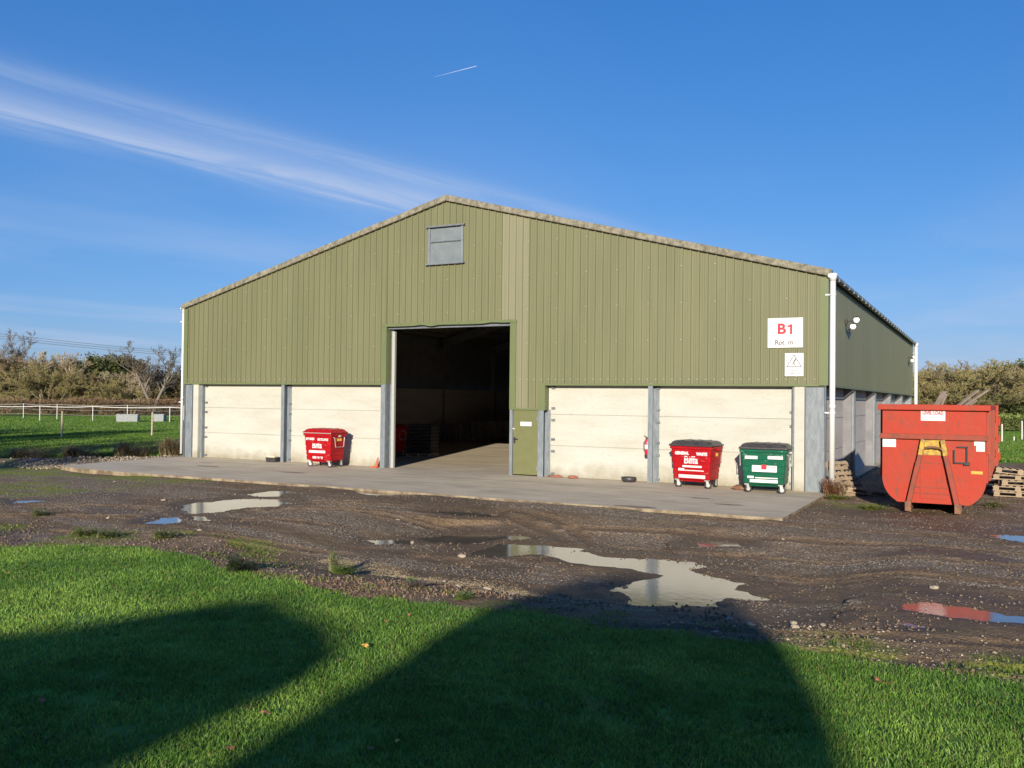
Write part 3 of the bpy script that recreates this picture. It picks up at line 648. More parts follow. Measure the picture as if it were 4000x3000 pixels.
for i in range(3):
    a, b = T[i], T[(i+1)%3]; mb.bar((a[0],-.015,a[1]), (b[0],-.015,b[1]), .004, .022, up=(0,1,0)) if 0 else mb.bar((a[0],-.015,a[1]), (b[0],-.015,b[1]), .016, .004, up=(0,1,0))
mb.build('warning_triangle', M['black_ink'], sg)
mb = MB(); 
for a, b, w in (((.02,.12),(-.01,.05),.026),((-.01,.05),(-.05,.02),.016),((-.01,.05),(.02,.0),.016),((.02,.0),(-.02,-.02),.013),((.02,.12),(.06,.10),.012),((.02,.12),(-.035,.10),.012),((-.05,.02),(-.06,-.01),.013)):
    mb.bar((a[0],-.016,a[1]), (b[0],-.016,b[1]), w, .004, up=(0,1,0))
mb.cyl((.035,-.016,.15), (0,1,0), .02, .004, 12); mb.build('falling_figure', M['black_ink'], sg)
text('Caution', .072, TF(0,-.016,-.145), M['grey_ink'], sg); text('Fragile roof', .072, TF(0,-.016,-.235), M['grey_ink'], sg)

# floodlights
def flood(y, label):
    t = thing('floodlight', label, 'floodlight', (.05, y, 5.0), 0, 'twin floodlights on the shed side wall')
    mb = MB(); mb.box(-.02,.03,-.07,.07,-.07,.07); mb.bar((.03,0,0),(.24,-.02,.02), .035, .035); mb.box(.03,.12,-.05,.05,-.24,-.10); mb.build('mounting_bracket', M['black'], t)
    for dx, dz, rz in ((.30,.06,0),(.20,-.14,0)):
        mb = MB(); mb.tube([(dx,.09,dz),(dx,.0,dz),(dx,-.05,dz-.02)], [.05,.095,.10], 16); h = mb.build('lamp_head', M['black'], t, smooth=True)
        mb = MB(); mb.cyl((dx,-.057,dz-.02), (0,1,.2), .088, .012, 16); mb.build('lamp_glass', M['lens'], h)
flood(3.5, 'twin floodlight nearest the front corner on the green side wall')
flood(28.0, 'twin floodlight near the far end of the green side wall')

# fire extinguisher
t = thing('fire_extinguisher', 'red fire extinguisher hung on the left of the right-hand post', 'fire extinguisher', (-5.215, .13, .76))
mb = MB(); n = 16
mb.tube([(0,0,.0),(0,0,.08)], .075, n); mb.build('foot_ring', M['black'], t, smooth=False)
mb = MB(); mb.tube([(0,0,.08),(0,0,.46),(0,0,.52),(0,0,.55)], [.075,.075,.05,.025], n); b = mb.build('cylinder', M['ext_red'], t, smooth=True)
mb = MB(); mb.tube([(0,0,.25),(0,0,.38)], .077, n, cap=False); mb.build('paper_label', M['white_sign'], b)
mb = MB(); mb.box(-.02,.02,-.03,.03,.55,.60); mb.bar((0,0,.60),(-.09,-.02,.66), .02, .015); mb.bar((0,0,.58),(.08,0,.60), .02, .015); mb.tube([(-.02,-.03,.57),(-.085,-.06,.45),(-.08,-.06,.2)], .012, 8); mb.build('valve_and_hose', M['black'], t)

# ------------------------------------------------------------------ wheelie bins
def rrect(w, d, z, r=.05, dy=0, n=4):
    out = []
    for cx, cy, a0 in ((w/2-r, d/2-r, 0), (-w/2+r, d/2-r, 90), (-w/2+r, -d/2+r, 180), (w/2-r, -d/2+r, 270)):
        for k in range(n+1):
            a = R(a0 + 90*k/n); out.append((cx + r*math.cos(a), cy + r*math.sin(a) + dy, z))
    return out
def wheelie_bin(label, loc, rz, body_m, lid_m, decals, hw=1.22, sidebar=True):
    t = thing('wheelie_bin', label, 'wheelie bin', loc, rz, 'four-wheeled waste bins along the wall')
    D0, D1 = .74, .86
    def dims(z): k = (z-.24)/.90; return (hw-.16 + .14*k, D0 + (D1-D0)*k)
    loops = [rrect(hw-.42, .50, .175, .04), rrect(hw-.32, .56, .235, .04)]
    w, d_ = dims(.25); loops.append(rrect(w, d_, .25, .05))
    for zr in (.40, .55, .72, .90):
        for dz, off in ((-.022, 0), (-.01, -.022), (.012, -.022), (.022, 0)):
            w, d_ = dims(zr+dz); loops.append(rrect(w+off, d_+off, zr+dz, .05))
    w, d_ = dims(1.10); loops.append(rrect(w, d_, 1.10, .05)); loops.append(rrect(hw+.04, .93, 1.115, .05)); loops.append(rrect(hw+.04, .93, 1.175, .05)); loops.append(rrect(hw-.01, .88, 1.19, .05))
    mb = MB(); mb.loft(loops); body = mb.build('bin_body', body_m, t)
    mb = MB()
    mb.loft([rrect(hw+.06, .96, 1.195, .06), rrect(hw+.08, .98, 1.215, .06), rrect(hw+.07, .97, 1.24, .06), rrect(hw-.0, .90, 1.26, .08), rrect(hw-.06, .82, 1.315, .10), rrect(hw-.16, .70, 1.345, .12), rrect(hw-.5, .4, 1.36, .12)])
    for k in (-.3, 0, .3): mb.box(k-.04, k+.04, -.33, .33, 1.345, 1.364)
    lid = mb.build('bin_lid', lid_m, t, smooth=False, bevel=.006)
    mb = MB(); mb.tube([(-hw/2-.03,-.475,1.205),(hw/2+.03,-.475,1.205)], .017, 8)
    mb.build('lid_handle_rail', M['fork'] if lid_m is M['bin_red'] else lid_m, lid)
    for s in (-1, 1):       # side frames and trunnions
        mb = MB(); x = s*(hw/2+.0)
        mb.tube([(x-.03*s,-.28,1.06),(x+.035*s,-.26,1.04),(x+.035*s,-.22,.72),(x+.035*s,.22,.72),(x+.035*s,.26,1.04),(x-.03*s,.28,1.06)], .012, 6); mb.cyl((x+.03*s,0,1.10), (1,0,0), .035, .10, 12)
        mb.build('side_handle', M['fork'] if sidebar else body_m, t)
    for i, (sx, sy) in enumerate(((-1,-1),(1,-1),(-1,1),(1,1))):
        cx, cy = sx*(hw/2-.17), sy*.30; a = R((35, 10, -60, 80)[i]); u = Vector((math.cos(a), math.sin(a), 0)); v = Vector((-u.y, u.x, 0)); c0 = Vector((cx, cy, 0)) + u*.03
        mb = MB(); mb.box(cx-.06, cx+.06, cy-.06, cy+.06, .215, .24)
        for s in (-1, 1):
            p = c0 + v*s*.033; mb.bar((cx+v.x*s*.033, cy+v.y*s*.033, .225), (p.x, p.y, .10), .07, .006, up=v)
        mb.cyl((c0.x, c0.y, .10), v, .012, .09, 8); f = mb.build('caster', M['fork'], t)
        mb = MB(); mb.cyl((c0.x, c0.y, .10), v, .10, .04, 24); wh = mb.build('wheel', M['black'], f, bevel=.008)
        mb = MB(); mb.cyl((c0.x, c0.y, .10), v, .052, .046, 20); mb.build('wheel_rim', M['wheel_white'], wh)
    tilt = -math.atan2((D1-D0)/2, .90)
    def fy(z): return -dims(z)[1]/2
    for dcl in decals:
        k = dcl[0]
        if k == 'plate':
            _, x, z, w_, h_, m_ = dcl; Mx = Matrix.Translation((x, fy(z)-.003, z)) @ Matrix.Rotation(-tilt*-1, 4, 'X')
            mb = MB(); mb.box(-w_/2, w_/2, -.003, .003, -h_/2, h_/2, Mx); mb.build('sticker', M[m_], body)
        elif k == 'side':
            _, y, z, w_, h_, m_ = dcl; x = dims(z)[0]/2; mb = MB(); mb.box(x+.001, x+.008, y-w_/2, y+w_/2, z-h_/2, z+h_/2); mb.build('sticker', M[m_], body)
        else:
            _, s_, x, z, size, m_, bold, xs_ = dcl
            text(s_, size, Matrix.Translation((x, fy(z)-.007, z)) @ Matrix.Rotation(R(90)-tilt*-1, 4, 'X'), M[m_], body, bold, xs=xs_)
    return t
wheelie_bin('all-red waste bin with red lid, left of the doorway', (-16.92,-.72,0), R(-1), M['bin_red'], M['bin_red'], [
    ('t','DRY MIXED',-.33,.985,.105,'white_ink',.006,.72),('t','RECYCLABLES',.25,.975,.105,'white_ink',.006,.72),('t','Biffa',-.02,.765,.30,'white_ink',.007,.86),
    ('plate',-.03,.545,.74,.085,'white_ink'),('t','0800 601 601',.0,.335,.10,'white_ink',.006,.85),('side',.03,.97,.28,.09,'yellow_ink')], hw=1.24)
wheelie_bin('red waste bin with black lid reading GENERAL WASTE, right of the doorway', (-3.50,-.50,0), R(-6), M['bin_red'], M['lid_black'], [
    ('t','GENERAL',-.27,.985,.115,'white_ink',.007,.85),('t','WASTE',.33,.975,.115,'white_ink',.007,.85),('t','Biffa',.0,.79,.29,'white_ink',.007,.86),
    ('plate',.03,.615,.58,.055,'white_ink'),('plate',-.02,.585,.0001,.0001,'white_ink'),('plate',-.30,.52,.18,.07,'white_ink'),('plate',.08,.50,.60,.025,'white_ink'),('plate',.02,.33,.80,.09,'white_ink'),('t','RECYCLE',.02,.331,.05,'pink_ink',.002,1),
    ('side',.05,.96,.16,.10,'yellow_ink')], sidebar=False, hw=1.24)
wheelie_bin('green waste bin with black lid and white label, nearest the shed corner', (-1.46,-.80,0), R(2), M['bin_green'], M['lid_black'], [
    ('plate',-.32,.965,.34,.085,'white_ink'),('t','DRY MIXED',-.32,.965,.072,'grey_ink',0,.85),('plate',.32,.975,.40,.085,'white_ink'),('t','RECYCLING',.32,.975,.072,'grey_ink',0,.85),
    ('plate',.03,.71,.66,.26,'white_ink'),('plate',.02,.71,.001,.001,'white_ink'),('plate',-.34,.43,.17,.06,'white_ink'),('plate',.08,.415,.60,.03,'white_ink'),('plate',.01,.33,.74,.085,'white_ink')], hw=1.24)
# small red square on the big label of the green bin is part of its print
gb = [o for o in bpy.data.objects if o.name.startswith('bin_body') and o.data.materials[0] is M['bin_green']][0]
mb = MB(); mb.box(-.05,.09,-.4205,-.412,.65,.775); mb.box(.10,.34,-.4205,-.412,.715,.725); mb.build('logo_panel', M['red_ink'], gb)
# inside the shed
b4 = wheelie_bin('red bin just inside the doorway on the left, mostly in the dark', (-18.35,5.2,0), R(3), M['bin_red'], M['bin_red'], [('plate',0,.98,.4,.08,'yellow_ink')])
b4.location.z = .0

# ------------------------------------------------------------------ roll-on container
sk = thing('skip_container', 'large red roll-on waste container with yellow lifting hook beside the shed', 'skip', (2.83,-3.2,0), R(-1.2))
SL = 6.4
def prof(w, zb, zt, rad=.55, n=7):
    out = [(-w/2, zt)]
    for k in range(n+1):
        a = R(180 + 62*k/n); out.append((-w/2+rad*1.0 + rad*math.cos(a)*1.0, zb+.58 + .62*math.sin(a)*1.0))
    left = out; 
    left.append((-w/2+.28, zb+.03)); left.append((-w/2+.34, zb))
    return left + [(-x, z) for x, z in left[::-1]]
P2 = prof(2.17, .19, 1.70)
mb = MB(); th = .05
def extr(mb, pl, y0, y1):
    n = len(pl); mb.add([(x,y0,z) for x,z in pl] + [(x,y1,z) for x,z in pl], [tuple(range(n)), tuple(range(2*n-1,n-1,-1))] + [(i,(i+1)%n,n+(i+1)%n,n+i) for i in range(n)])
extr(mb, P2, 0, .05)                                  # front plate
inner = [(x*.96, z+.04) for x, z in P2]
nn = len(P2)
for i in range(nn-1):                                  # curved floor and sides as a shell
    a, b = P2[i], P2[i+1]; c_, d_ = inner[i], inner[i+1]
    mb.add([(a[0],.05,a[1]),(b[0],.05,b[1]),(b[0],SL,b[1]),(a[0],SL,a[1]),(c_[0],.05,c_[1]),(d_[0],.05,d_[1]),(d_[0],SL,d_[1]),(c_[0],SL,c_[1])], [(0,1,2,3),(7,6,5,4),(0,4,5,1),(3,2,6,7),(0,3,7,4),(1,5,6,2)])
mb.box(-1.085, 1.085, 0, .05, 1.70, 2.36)
mb.box(-1.085, -1.035, .05, SL, 1.70, 2.36); mb.box(1.035, 1.085, .05, SL, 1.70, 2.36)
mb.build('container_body', M['skip_red'], sk, bevel=.006)
mb = MB(); mb.box(-1.18, 1.17, -.10, .08, 2.33, 2.46); mb.box(-1.17, -1.06, .08, SL, 2.34, 2.45); mb.box(1.06, 1.17, .08, SL, 2.34, 2.45); mb.box(-1.18, 1.18, SL-.02, SL+.12, 2.34, 2.46)
mb.build('top_rim', M['skip_red'], sk, bevel=.015)
mb = MB(); mb.box(-1.13, 1.12, -.09, -.0005, 1.66, 1.78); mb.build('cross_rail', M['skip_frame'], sk, bevel=.012)
mb = MB(); extr(mb, [(x, z) for x, z in prof(2.17, .19, 1.70)], SL, SL+.07); mb.box(-1.085,1.085,SL,SL+.07,1.70,2.34); mb.build('rear_door', M['skip_red'], sk)
for s in (-1, 1):
    mb = MB(); mb.bar((s*.515,-.09,.0), (s*.515,-.09,.22), .13, .14, up=(0,1,0)); mb.build('foot', M['rust'], sk, bevel=.01)
    mb = MB(); mb.bar((s*.50,-.09,.20), (s*.30,-.09,1.15), .105, .12, up=(0,1,0)); mb.bar((s*.30,-.088,1.13),(s*.258,-.088,1.32), .10, .11, up=(0,1,0)); mb.build('lifting_frame_leg', M['skip_frame'], sk, bevel=.01)
    mb = MB(); mb.bar((s*.262,-.09,1.30), (s*.20,-.09,1.66), .10, .11, up=(0,1,0)); mb.build('yellow_frame_head', M['skip_yellow'], sk, bevel=.01)
    mb = MB(); mb.box(s*.53-.06, s*.53+.06, .05, SL, .02, .19); mb.build('skid_rail', M['rust'], sk)
    mb = MB(); mb.cyl((s*.66,SL-.3,.10), (1,0,0), .10, .16, 16); mb.build('roller', M['rust'], sk)
mb = MB(); mb.box(-.20, .20, -.02, -.0005, 1.30, 1.655); mb.build('hook_plate', M['skip_yellow'], sk)
mb = MB(); mb.tube([(-.235,-.10,1.40),(-.15,-.12,1.47),(0,-.13,1.49),(.15,-.12,1.47),(.235,-.10,1.40)], .028, 10); mb.build('hook_bar', M['rust'], sk)
mb = MB(); mb.box(-.27, .27, -.012, -.0005, .30, 1.24); mb.build('front_panel', M['skip_red'], sk, bevel=.004)
for z in (1.12, .56, .42): mb = MB(); mb.box(-.29 if z > 1 else -.40, .29 if z > 1 else .40, -.022, -.013, z-.012, z+.012); mb.build('weld_strip', M['skip_frame'], sk)
mb = MB()
for a, b in (((.44,-.05,1.14),(.44,-.05,1.44)), ((.50,-.05,1.51),(.72,-.05,1.51)), ((.70,-.05,1.51),(.70,-.05,1.16)), ((.44,-.05,1.15),(.70,-.05,1.15))): mb.bar(a, b, .028, .028, up=(0,1,0))
mb.box(.64,.76,-.07,-.0005,1.10,1.17); mb.build('net_bracket', M['black'], sk)
for i, (x0, x1, z0, z1, m_) in enumerate(((-.26,.25,2.09,2.32,'white_sign'),(-1.08,-.79,1.46,1.655,'white_sign'),(.84,1.05,1.55,1.655,'white_sign'),(.88,1.05,1.42,1.545,'white_sign'),(.78,1.01,.91,.975,'orange_ink'))):
    mb = MB(); mb.box(x0, x1, -.008, -.0005, z0, z1); mb.build('sticker', M[m_], sk, bevel=.002)
text('LEVEL LOAD', .098, TF(-.005,-.010,2.265), M['red_ink'], sk, .004, xs=.80); text('ONLY', .06, TF(0,-.010,2.17), M['pink_ink'], sk, .001)
for k in range(9):
    y = .35 + k*.72
    for s in (-1, 1): mb = MB(); mb.box(min(s*1.085,s*1.165), max(s*1.085,s*1.165), y-.04, y+.04, .75, 2.34); mb.build('side_rib', M['skip_frame'], sk)
mb = MB(); mb.box(1.085,1.12,.0,.30,.72,1.35); mb.build('side_plate', M['skip_red'], sk)
for sx_ in (-1, 1):
    mb = MB(); mb.box(min(sx_*1.17,sx_*1.24), max(sx_*1.17,sx_*1.24), SL-.22, SL-.02, .25, 2.46); mb.build('rear_post', M['skip_red'], sk, bevel=.01)
for z in (.5, 1.0, 1.5, 2.0):
    mb = MB(); mb.cyl((1.25,SL+.04,z), (0,0,1), .04, .22, 10); mb.box(1.03,1.29,SL+.02,SL+.09,z-.04,z+.04); mb.build('door_hinge', M['skip_red'], sk)
mb = MB(); mb.box(-1.0, 1.0, .1, SL-.1, 1.6, 2.0)
# waste timber sticking out of the container
sc_ = mb.build('scrap_load', M['wood_dark'], None); sc_.location = (2.83,-3.2,0); tag(sc_, 'dark heap of waste inside the red container', 'waste heap')
PLK = [((2.75,.2,2.25),(3.00,.9,2.78),.12,'wide grey scrap board leaning out of the red container, leftmost'),
       ((2.86,.3,2.2),(3.05,1.0,2.72),.05,'thin scrap stick beside the wide board in the red container'),
       ((3.05,.2,2.2),(3.72,1.1,2.82),.09,'middle scrap plank rising to the right from the red container'),
       ((3.18,.1,2.25),(3.93,1.0,2.82),.08,'long scrap plank highest on the right of the red container'),
       ((3.30,.0,2.25),(3.70,.7,2.58),.06,'short scrap batten low beside the long planks in the red container')]
for a, b, w_, lb in PLK:
    mb = MB(); mb.bar((a[0],a[1]-2.6,a[2]), (b[0],b[1]-2.6,b[2]), w_, .03); tag(mb.build('scrap_plank', M['plank'], bevel=.004), lb, 'plank', 'scrap planks in the red container')

# ------------------------------------------------------------------ pallets
def pallet_mesh(m, name='pallet'):
    mb = MB()
    for x in (-.52,-.345,-.17,0,.17,.345,.52): mb.box(x-.05, x+.05, -.4, .4, .122, .144)
    for y in (-.35, 0, .35): mb.box(-.6, .6, y-.05, y+.05, .10, .1215)
    for x in (-.52, 0, .52):
        for y in (-.35, 0, .35): mb.box(x-.07, x+.07, y-.05, y+.05, .0225, .0995)
    for y in (-.35, 0, .35): mb.box(-.6, .6, y-.05, y+.05, 0, .022)
    return mb.build(name, m, None)
pal = pallet_mesh(M['wood_pale']); pal_dark = pallet_mesh(M['wood_dark'])
used = {'p': False, 'd': False}
def put_pallet(loc, rot, label, group, dark=False):
    src = pal_dark if dark else pal; k = 'd' if dark else 'p'
    o = src if not used[k] else src.copy()
    if used[k]: COL.objects.link(o)
    used[k] = True; o.location = loc; o.rotation_euler = rot; return tag(o, label, 'pallet', group)
# right-hand stack
r_ = random.Random(4)
stk = ['bottom pallet of the low stack right of the red container','pale pallet second from the ground in the low stack right of the red container','middle pallet of the low stack right of the red container','pallet second from the top of the low stack right of the red container','crooked top pallet of the low stack right of the red container']
for i in range(5): put_pallet((4.75+r_.uniform(-.12,.12), 2.3+r_.uniform(-.1,.1), gz(4.75,2.3)+.03+i*.15), (0, 0 if i < 4 else R(5), R(r_.uniform(-6,6) + (10 if i == 4 else 0))), stk[i], 'pallets stacked right of the red container')
for i in range(13): put_pallet((3.80+r_.uniform(-.03,.03), 4.95+r_.uniform(-.05,.05), gz(4.2,4.6)+.03+i*.148), (0,0,R(90+r_.uniform(-2,2))), 'pallet in the tall stack just behind the red container', 'pallets in the tall stack behind the red container')
# leaning pallets by the right wall
put_pallet((.46,.25,.32), (R(0), R(50), R(-30)), 'pale broken pallet leaning on the shed corner behind the white downpipe', 'pallets leaning by the shed corner')
put_pallet((.95,.35,.02), (R(3), R(8), R(25)), 'pale pallet lying askew on the ground by the shed corner', 'pallets leaning by the shed corner')
# inside the shed
bx = [('low front stack behind the black crates',-23.0,17.5,7),('front stack left of the middle',-22.0,19.6,8),('front stack in the middle of the dark row',-21.6,21.2,8),('front stack right of the middle',-21.5,22.9,8),('back row stack behind the middle',-20.0,25.5,13),('back stack at the right edge of the doorway',-18.7,27,17)]
for nm, x, y, n in bx:
    for i in range(n): put_pallet((x+r_.uniform(-.04,.04), y+r_.uniform(-.04,.04), .003+i*.148), (0,0,R(r_.uniform(-3,3)+ (90 if i%2 else 0)*0)), 'dark pallet in the '+nm, 'dark pallets stacked inside the shed', True)
# black plastic crates on a pallet just inside
put_pallet((-17.3,6.1,.003), (0,0,R(8)), 'worn pallet under the black crates just inside the doorway', 'worn pallet under crates', False)
mb = MB()
def crate(mb, x, y, z, w, d_, h):
    for (a, b, c0, d0) in ((x-w/2,x+w/2,y-d_/2,y-d_/2+.02),(x-w/2,x+w/2,y+d_/2-.02,y+d_/2),(x-w/2,x-w/2+.02,y-d_/2+.02,y+d_/2-.02),(x+w/2-.02,x+w/2,y-d_/2+.02,y+d_/2-.02)):
        mb.box(a, b, c0, d0, z, z+h*.35); mb.box(a, b, c0, d0, z+h*.75, z+h-.004)
    for i in range(8):
        t = (i+.5)/8
        mb.box(x-w/2+w*t-.015, x-w/2+w*t+.015, y-d_/2+.002, y-d_/2+.018, z+h*.35, z+h*.75); mb.box(x+w/2-.018, x+w/2-.002, y-d_/2+d_*t-.015, y-d_/2+d_*t+.015, z+h*.35, z+h*.75)
    mb.box(x-w/2+.02, x+w/2-.02, y-d_/2+.02, y+d_/2-.02, z, z+.01)
crate(mb, 0, 0, 0, 1.15, .78, .15); c0 = mb.build('plastic_crate', M['black']); 
for i in range(8):
    o = c0 if i == 0 else c0.copy()
    if i: COL.objects.link(o)
    o.location = (-17.3+r_.uniform(-.015,.015), 6.1+r_.uniform(-.015,.015), .15+i*.152); o.rotation_euler = (0,0,R(8))
    tag(o, 'black slatted plastic crate in the stack on a pallet just inside the doorway', 'crate', 'black crates inside the doorway')

# ------------------------------------------------------------------ small things on the apron
t = thing('bait_box', 'black tray with a cream lid at the foot of the left-hand post', 'tray', (-19.95,-.08,0))
mb = MB(); mb.loft([rrect(.42,.26,.0,.03), rrect(.48,.32,.17,.03)]); mb.build('tray', M['lid_black'], t)
mb = MB(); mb.loft([rrect(.34,.24,.175,.04), rrect(.36,.26,.20,.04), rrect(.30,.20,.235,.04)]); mb.build('tray_cover', M['cream_box'], t)
t = thing('rubber_bowl', 'black round bowl at the foot of the right-hand post', 'bowl', (-5.72,-.08,0))
mb = MB(); n = 20; lp = []
for rr, z in ((.16,.0),(.21,.06),(.225,.15),(.20,.15),(.18,.05)): lp.append([(rr*math.cos(k*2*math.pi/n)*1.05, rr*math.sin(k*2*math.pi/n)*.9, z) for k in range(n)])
mb.loft(lp); mb.build('bowl_shell', M['lid_black'], t, smooth=True)
mb = MB(); mb.loft([rrect(.30,.28,.0,.02), rrect(.28,.26,.03,.02)]); mb.tube([(.06,0,.03),(.13,.0,.36)], [.07,.02], 10)
o = mb.build('crushed_cone', M['orange']); o.location = (DX0-.42,-.02,.0); tag(o, 'crushed orange cone lying by the left side of the doorway', 'traffic cone')
for i, (x, y, s, lb, m_) in enumerate(((-8.4,.10,.09,'dark broken lump at the foot of the post right of the green door','rust'),(-8.15,.05,.10,'pale red brick fragment beside the dark lump','brick'),(-7.6,-.02,.12,'red brick piece against the right-hand cream wall','brick'),(-2.2,-.55,.17,'brown rag-like lump by the wheel of the green bin','rust'))):
    rr = random.Random(i); bm = bmesh.new(); bmesh.ops.create_icosphere(bm, subdivisions=2, radius=s)
    for v in bm.verts: v.co = Vector((v.co.x*1.5, v.co.y*.9, max(v.co.z, -.3*s)*.6)) * (1+rr.uniform(-.18,.18))
    me = bpy.data.meshes.new('rubble_piece'); bm.to_mesh(me); bm.free(); me.materials.append(M[m_]); o = bpy.data.objects.new('rubble_piece', me); COL.objects.link(o); o.location = (x, y, .3*s*.6+.01); tag(o, lb, 'rubble')

# ------------------------------------------------------------------ loose stones (stuff) and larger single stones
def stones(name, n, fn, label, smin, smax, palette, flat=.55):
    xy = fn(n); n = len(xy); s = rng.uniform(smin, smax, n)**1.0; base = np.array([(1,0,0),(0,1,0),(-1,0,0),(0,-1,0),(0,0,1),(0,0,-.6)], float)
    sc = np.stack([rng.uniform(.7,1.3,n), rng.uniform(.6,1.1,n), rng.uniform(.35,.8,n)*flat*1.6], 1)*s[:,None]*.5
    a = rng.uniform(0, 6.28, n); V = base[None]*(1+rng.uniform(-.25,.25,(n,6,1)))*sc[:,None,:]
    ca, sa = np.cos(a)[:,None], np.sin(a)[:,None]; Vx = V[:,:,0]*ca - V[:,:,1]*sa; Vy = V[:,:,0]*sa + V[:,:,1]*ca
    zg = ground(xy[:,0].copy(), xy[:,1].copy()); V = np.stack([Vx+xy[:,0:1], Vy+xy[:,1:2], V[:,:,2]+zg[:,None]+s[:,None]*.08], -1)
    Fb = np.array([(0,1,4),(1,2,4),(2,3,4),(3,0,4),(1,0,5),(2,1,5),(3,2,5),(0,3,5)])
    Fi = (Fb[None] + (np.arange(n)*6)[:,None,None]).reshape(-1,3)
    pc = np.array(palette)[rng.integers(0, len(palette), n)]*rng.uniform(.7,1.25,(n,1)); cols = np.repeat(pc, 6, 0)
    o = npmesh(name, V.reshape(-1,3), Fi, M['stones'], cols=cols); return tag(o, label, 'gravel', kind='stuff')
def fan(n, r0, r1, a0, a1, pw=1.0):
    r = r0 + (r1-r0)*rng.uniform(0,1,n)**pw; a = np.radians(rng.uniform(a0, a1, n)); cx, cy = 3.95, -26.08
    th = np.radians(27.83) - a   # a measured clockwise from the view axis
    return np.stack([cx - np.sin(th)*r, cy + np.cos(th)*r], 1)
def onyard(p):
    d = p[:,1] - lawn_edge(p[:,0], p[:,1]); k = (d > .05) & (p[:,0] > -30) & ~((p[:,0] > -24.9) & (p[:,0] < .1) & (p[:,1] > -6.25))
    return p[k]
GREY = [(.26,.225,.175),(.19,.157,.118),(.33,.29,.23),(.15,.118,.085)]; TAN = [(.36,.28,.18),(.30,.24,.17),(.40,.33,.24),(.21,.16,.115)]
def f1(n):
    p = onyard(fan(n, 8.5, 34, -36, 36, 1.1)); g = sst(.42, .6, fbm(p[:,0]*.30+p[:,1]*.25, p[:,1]*1.9+p[:,0]*.12, 1.1, 5, 41, .6)); return p[rng.uniform(0,1,len(p)) < (g*.95+.05)*(1-.85*rutmask(p[:,0], p[:,1]))]
stones('gravel', 110000, f1, 'grey gravel scattered over the muddy yard', .010, .030, GREY)
def f2(n):
    p = onyard(fan(n, 7.5, 22, -36, 38)); d = p[:,1]-lawn_edge(p[:,0], p[:,1]); w = sst(2.0, .5, d)*sst(.40, .60, fbm(p[:,0], p[:,1], .9, 3, 61)); return p[rng.uniform(0,1,len(p)) < w*.8+.01]
stones('verge_stones', 18000, f2, 'tan and pale stones along the edge of the lawn', .015, .05, TAN)
def f3(n):
    t = rng.uniform(0,1,n); x = -6.0 + 6.2*t; y = -14.0 - 1.2*t + .15*np.sin(t*14) + rng.normal(0,.16,n)*(.6+1.0*np.abs(np.sin(t*9))); return np.stack([x, y], 1)[(t < .55) | (rng.uniform(0,1,n) < .8)]
o = stones('sandy_grit', 9000, f3, 'strip of yellow sandy grit across the verge', .007, .022, [(.42,.32,.17),(.34,.26,.15),(.46,.38,.24),(.22,.17,.11)])
def f4(n):
    t = rng.uniform(0,1,n); x = -25.1 - .2*t + rng.normal(0,.35,n)*(1+t) - .5*t; y = .6 - 6.4*t + rng.normal(0,.3,n); p = np.stack([x, y], 1); return p[x < -24.85+.02*t]
stones('rubble_heap', 4500, f4, 'pale flint stones heaped at the left end of the apron', .04, .15, [(.36,.29,.19),(.26,.21,.145),(.42,.35,.25),(.16,.12,.085),(.2,.15,.1)], .8)
SP = [(1.9,-14.9),(2.25,-15.0),(2.0,-15.35),(1.5,-15.4),(1.15,-14.95),(2.6,-16.2),(1.3,-16.2),(2.9,-15.7),(-2.3,-14.9),(-2.6,-15.2),(-1.7,-15.3),(-2.0,-15.6),(-1.4,-15.9),(-3.2,-14.6),(-9.0,-13.9),(-11.9,-13.6),(-5.8,-11.6),(-4.1,-12.6),(-7.4,-9.8),(3.3,-12.4),(-13.5,-10.8),(.5,-8.4),(-18.5,-8.2),(-20.2,-10.8)]
bm = bmesh.new(); bmesh.ops.create_icosphere(bm, subdivisions=2, radius=1); rr = random.Random(3)
for v in bm.verts: v.co *= 1+rr.uniform(-.16,.16)
me = bpy.data.meshes.new('loose_stone'); bm.to_mesh(me); bm.free(); me.materials.append(M['stone_big'])
for i, (x, y) in enumerate(SP):
    o = bpy.data.objects.new('loose_stone', me); COL.objects.link(o); s = rr.uniform(.022,.045) * (1.2 if y > -13 else 1); o.scale = (s*1.4, s, s*.7); o.location = (x, y, gz(x,y)+s*.3); o.rotation_euler = (rr.uniform(-.3,.3), rr.uniform(-.3,.3), rr.uniform(0,6))
    tag(o, 'fist-sized pale stone lying loose on the mud or verge', 'stone', 'single pale stones on the mud')

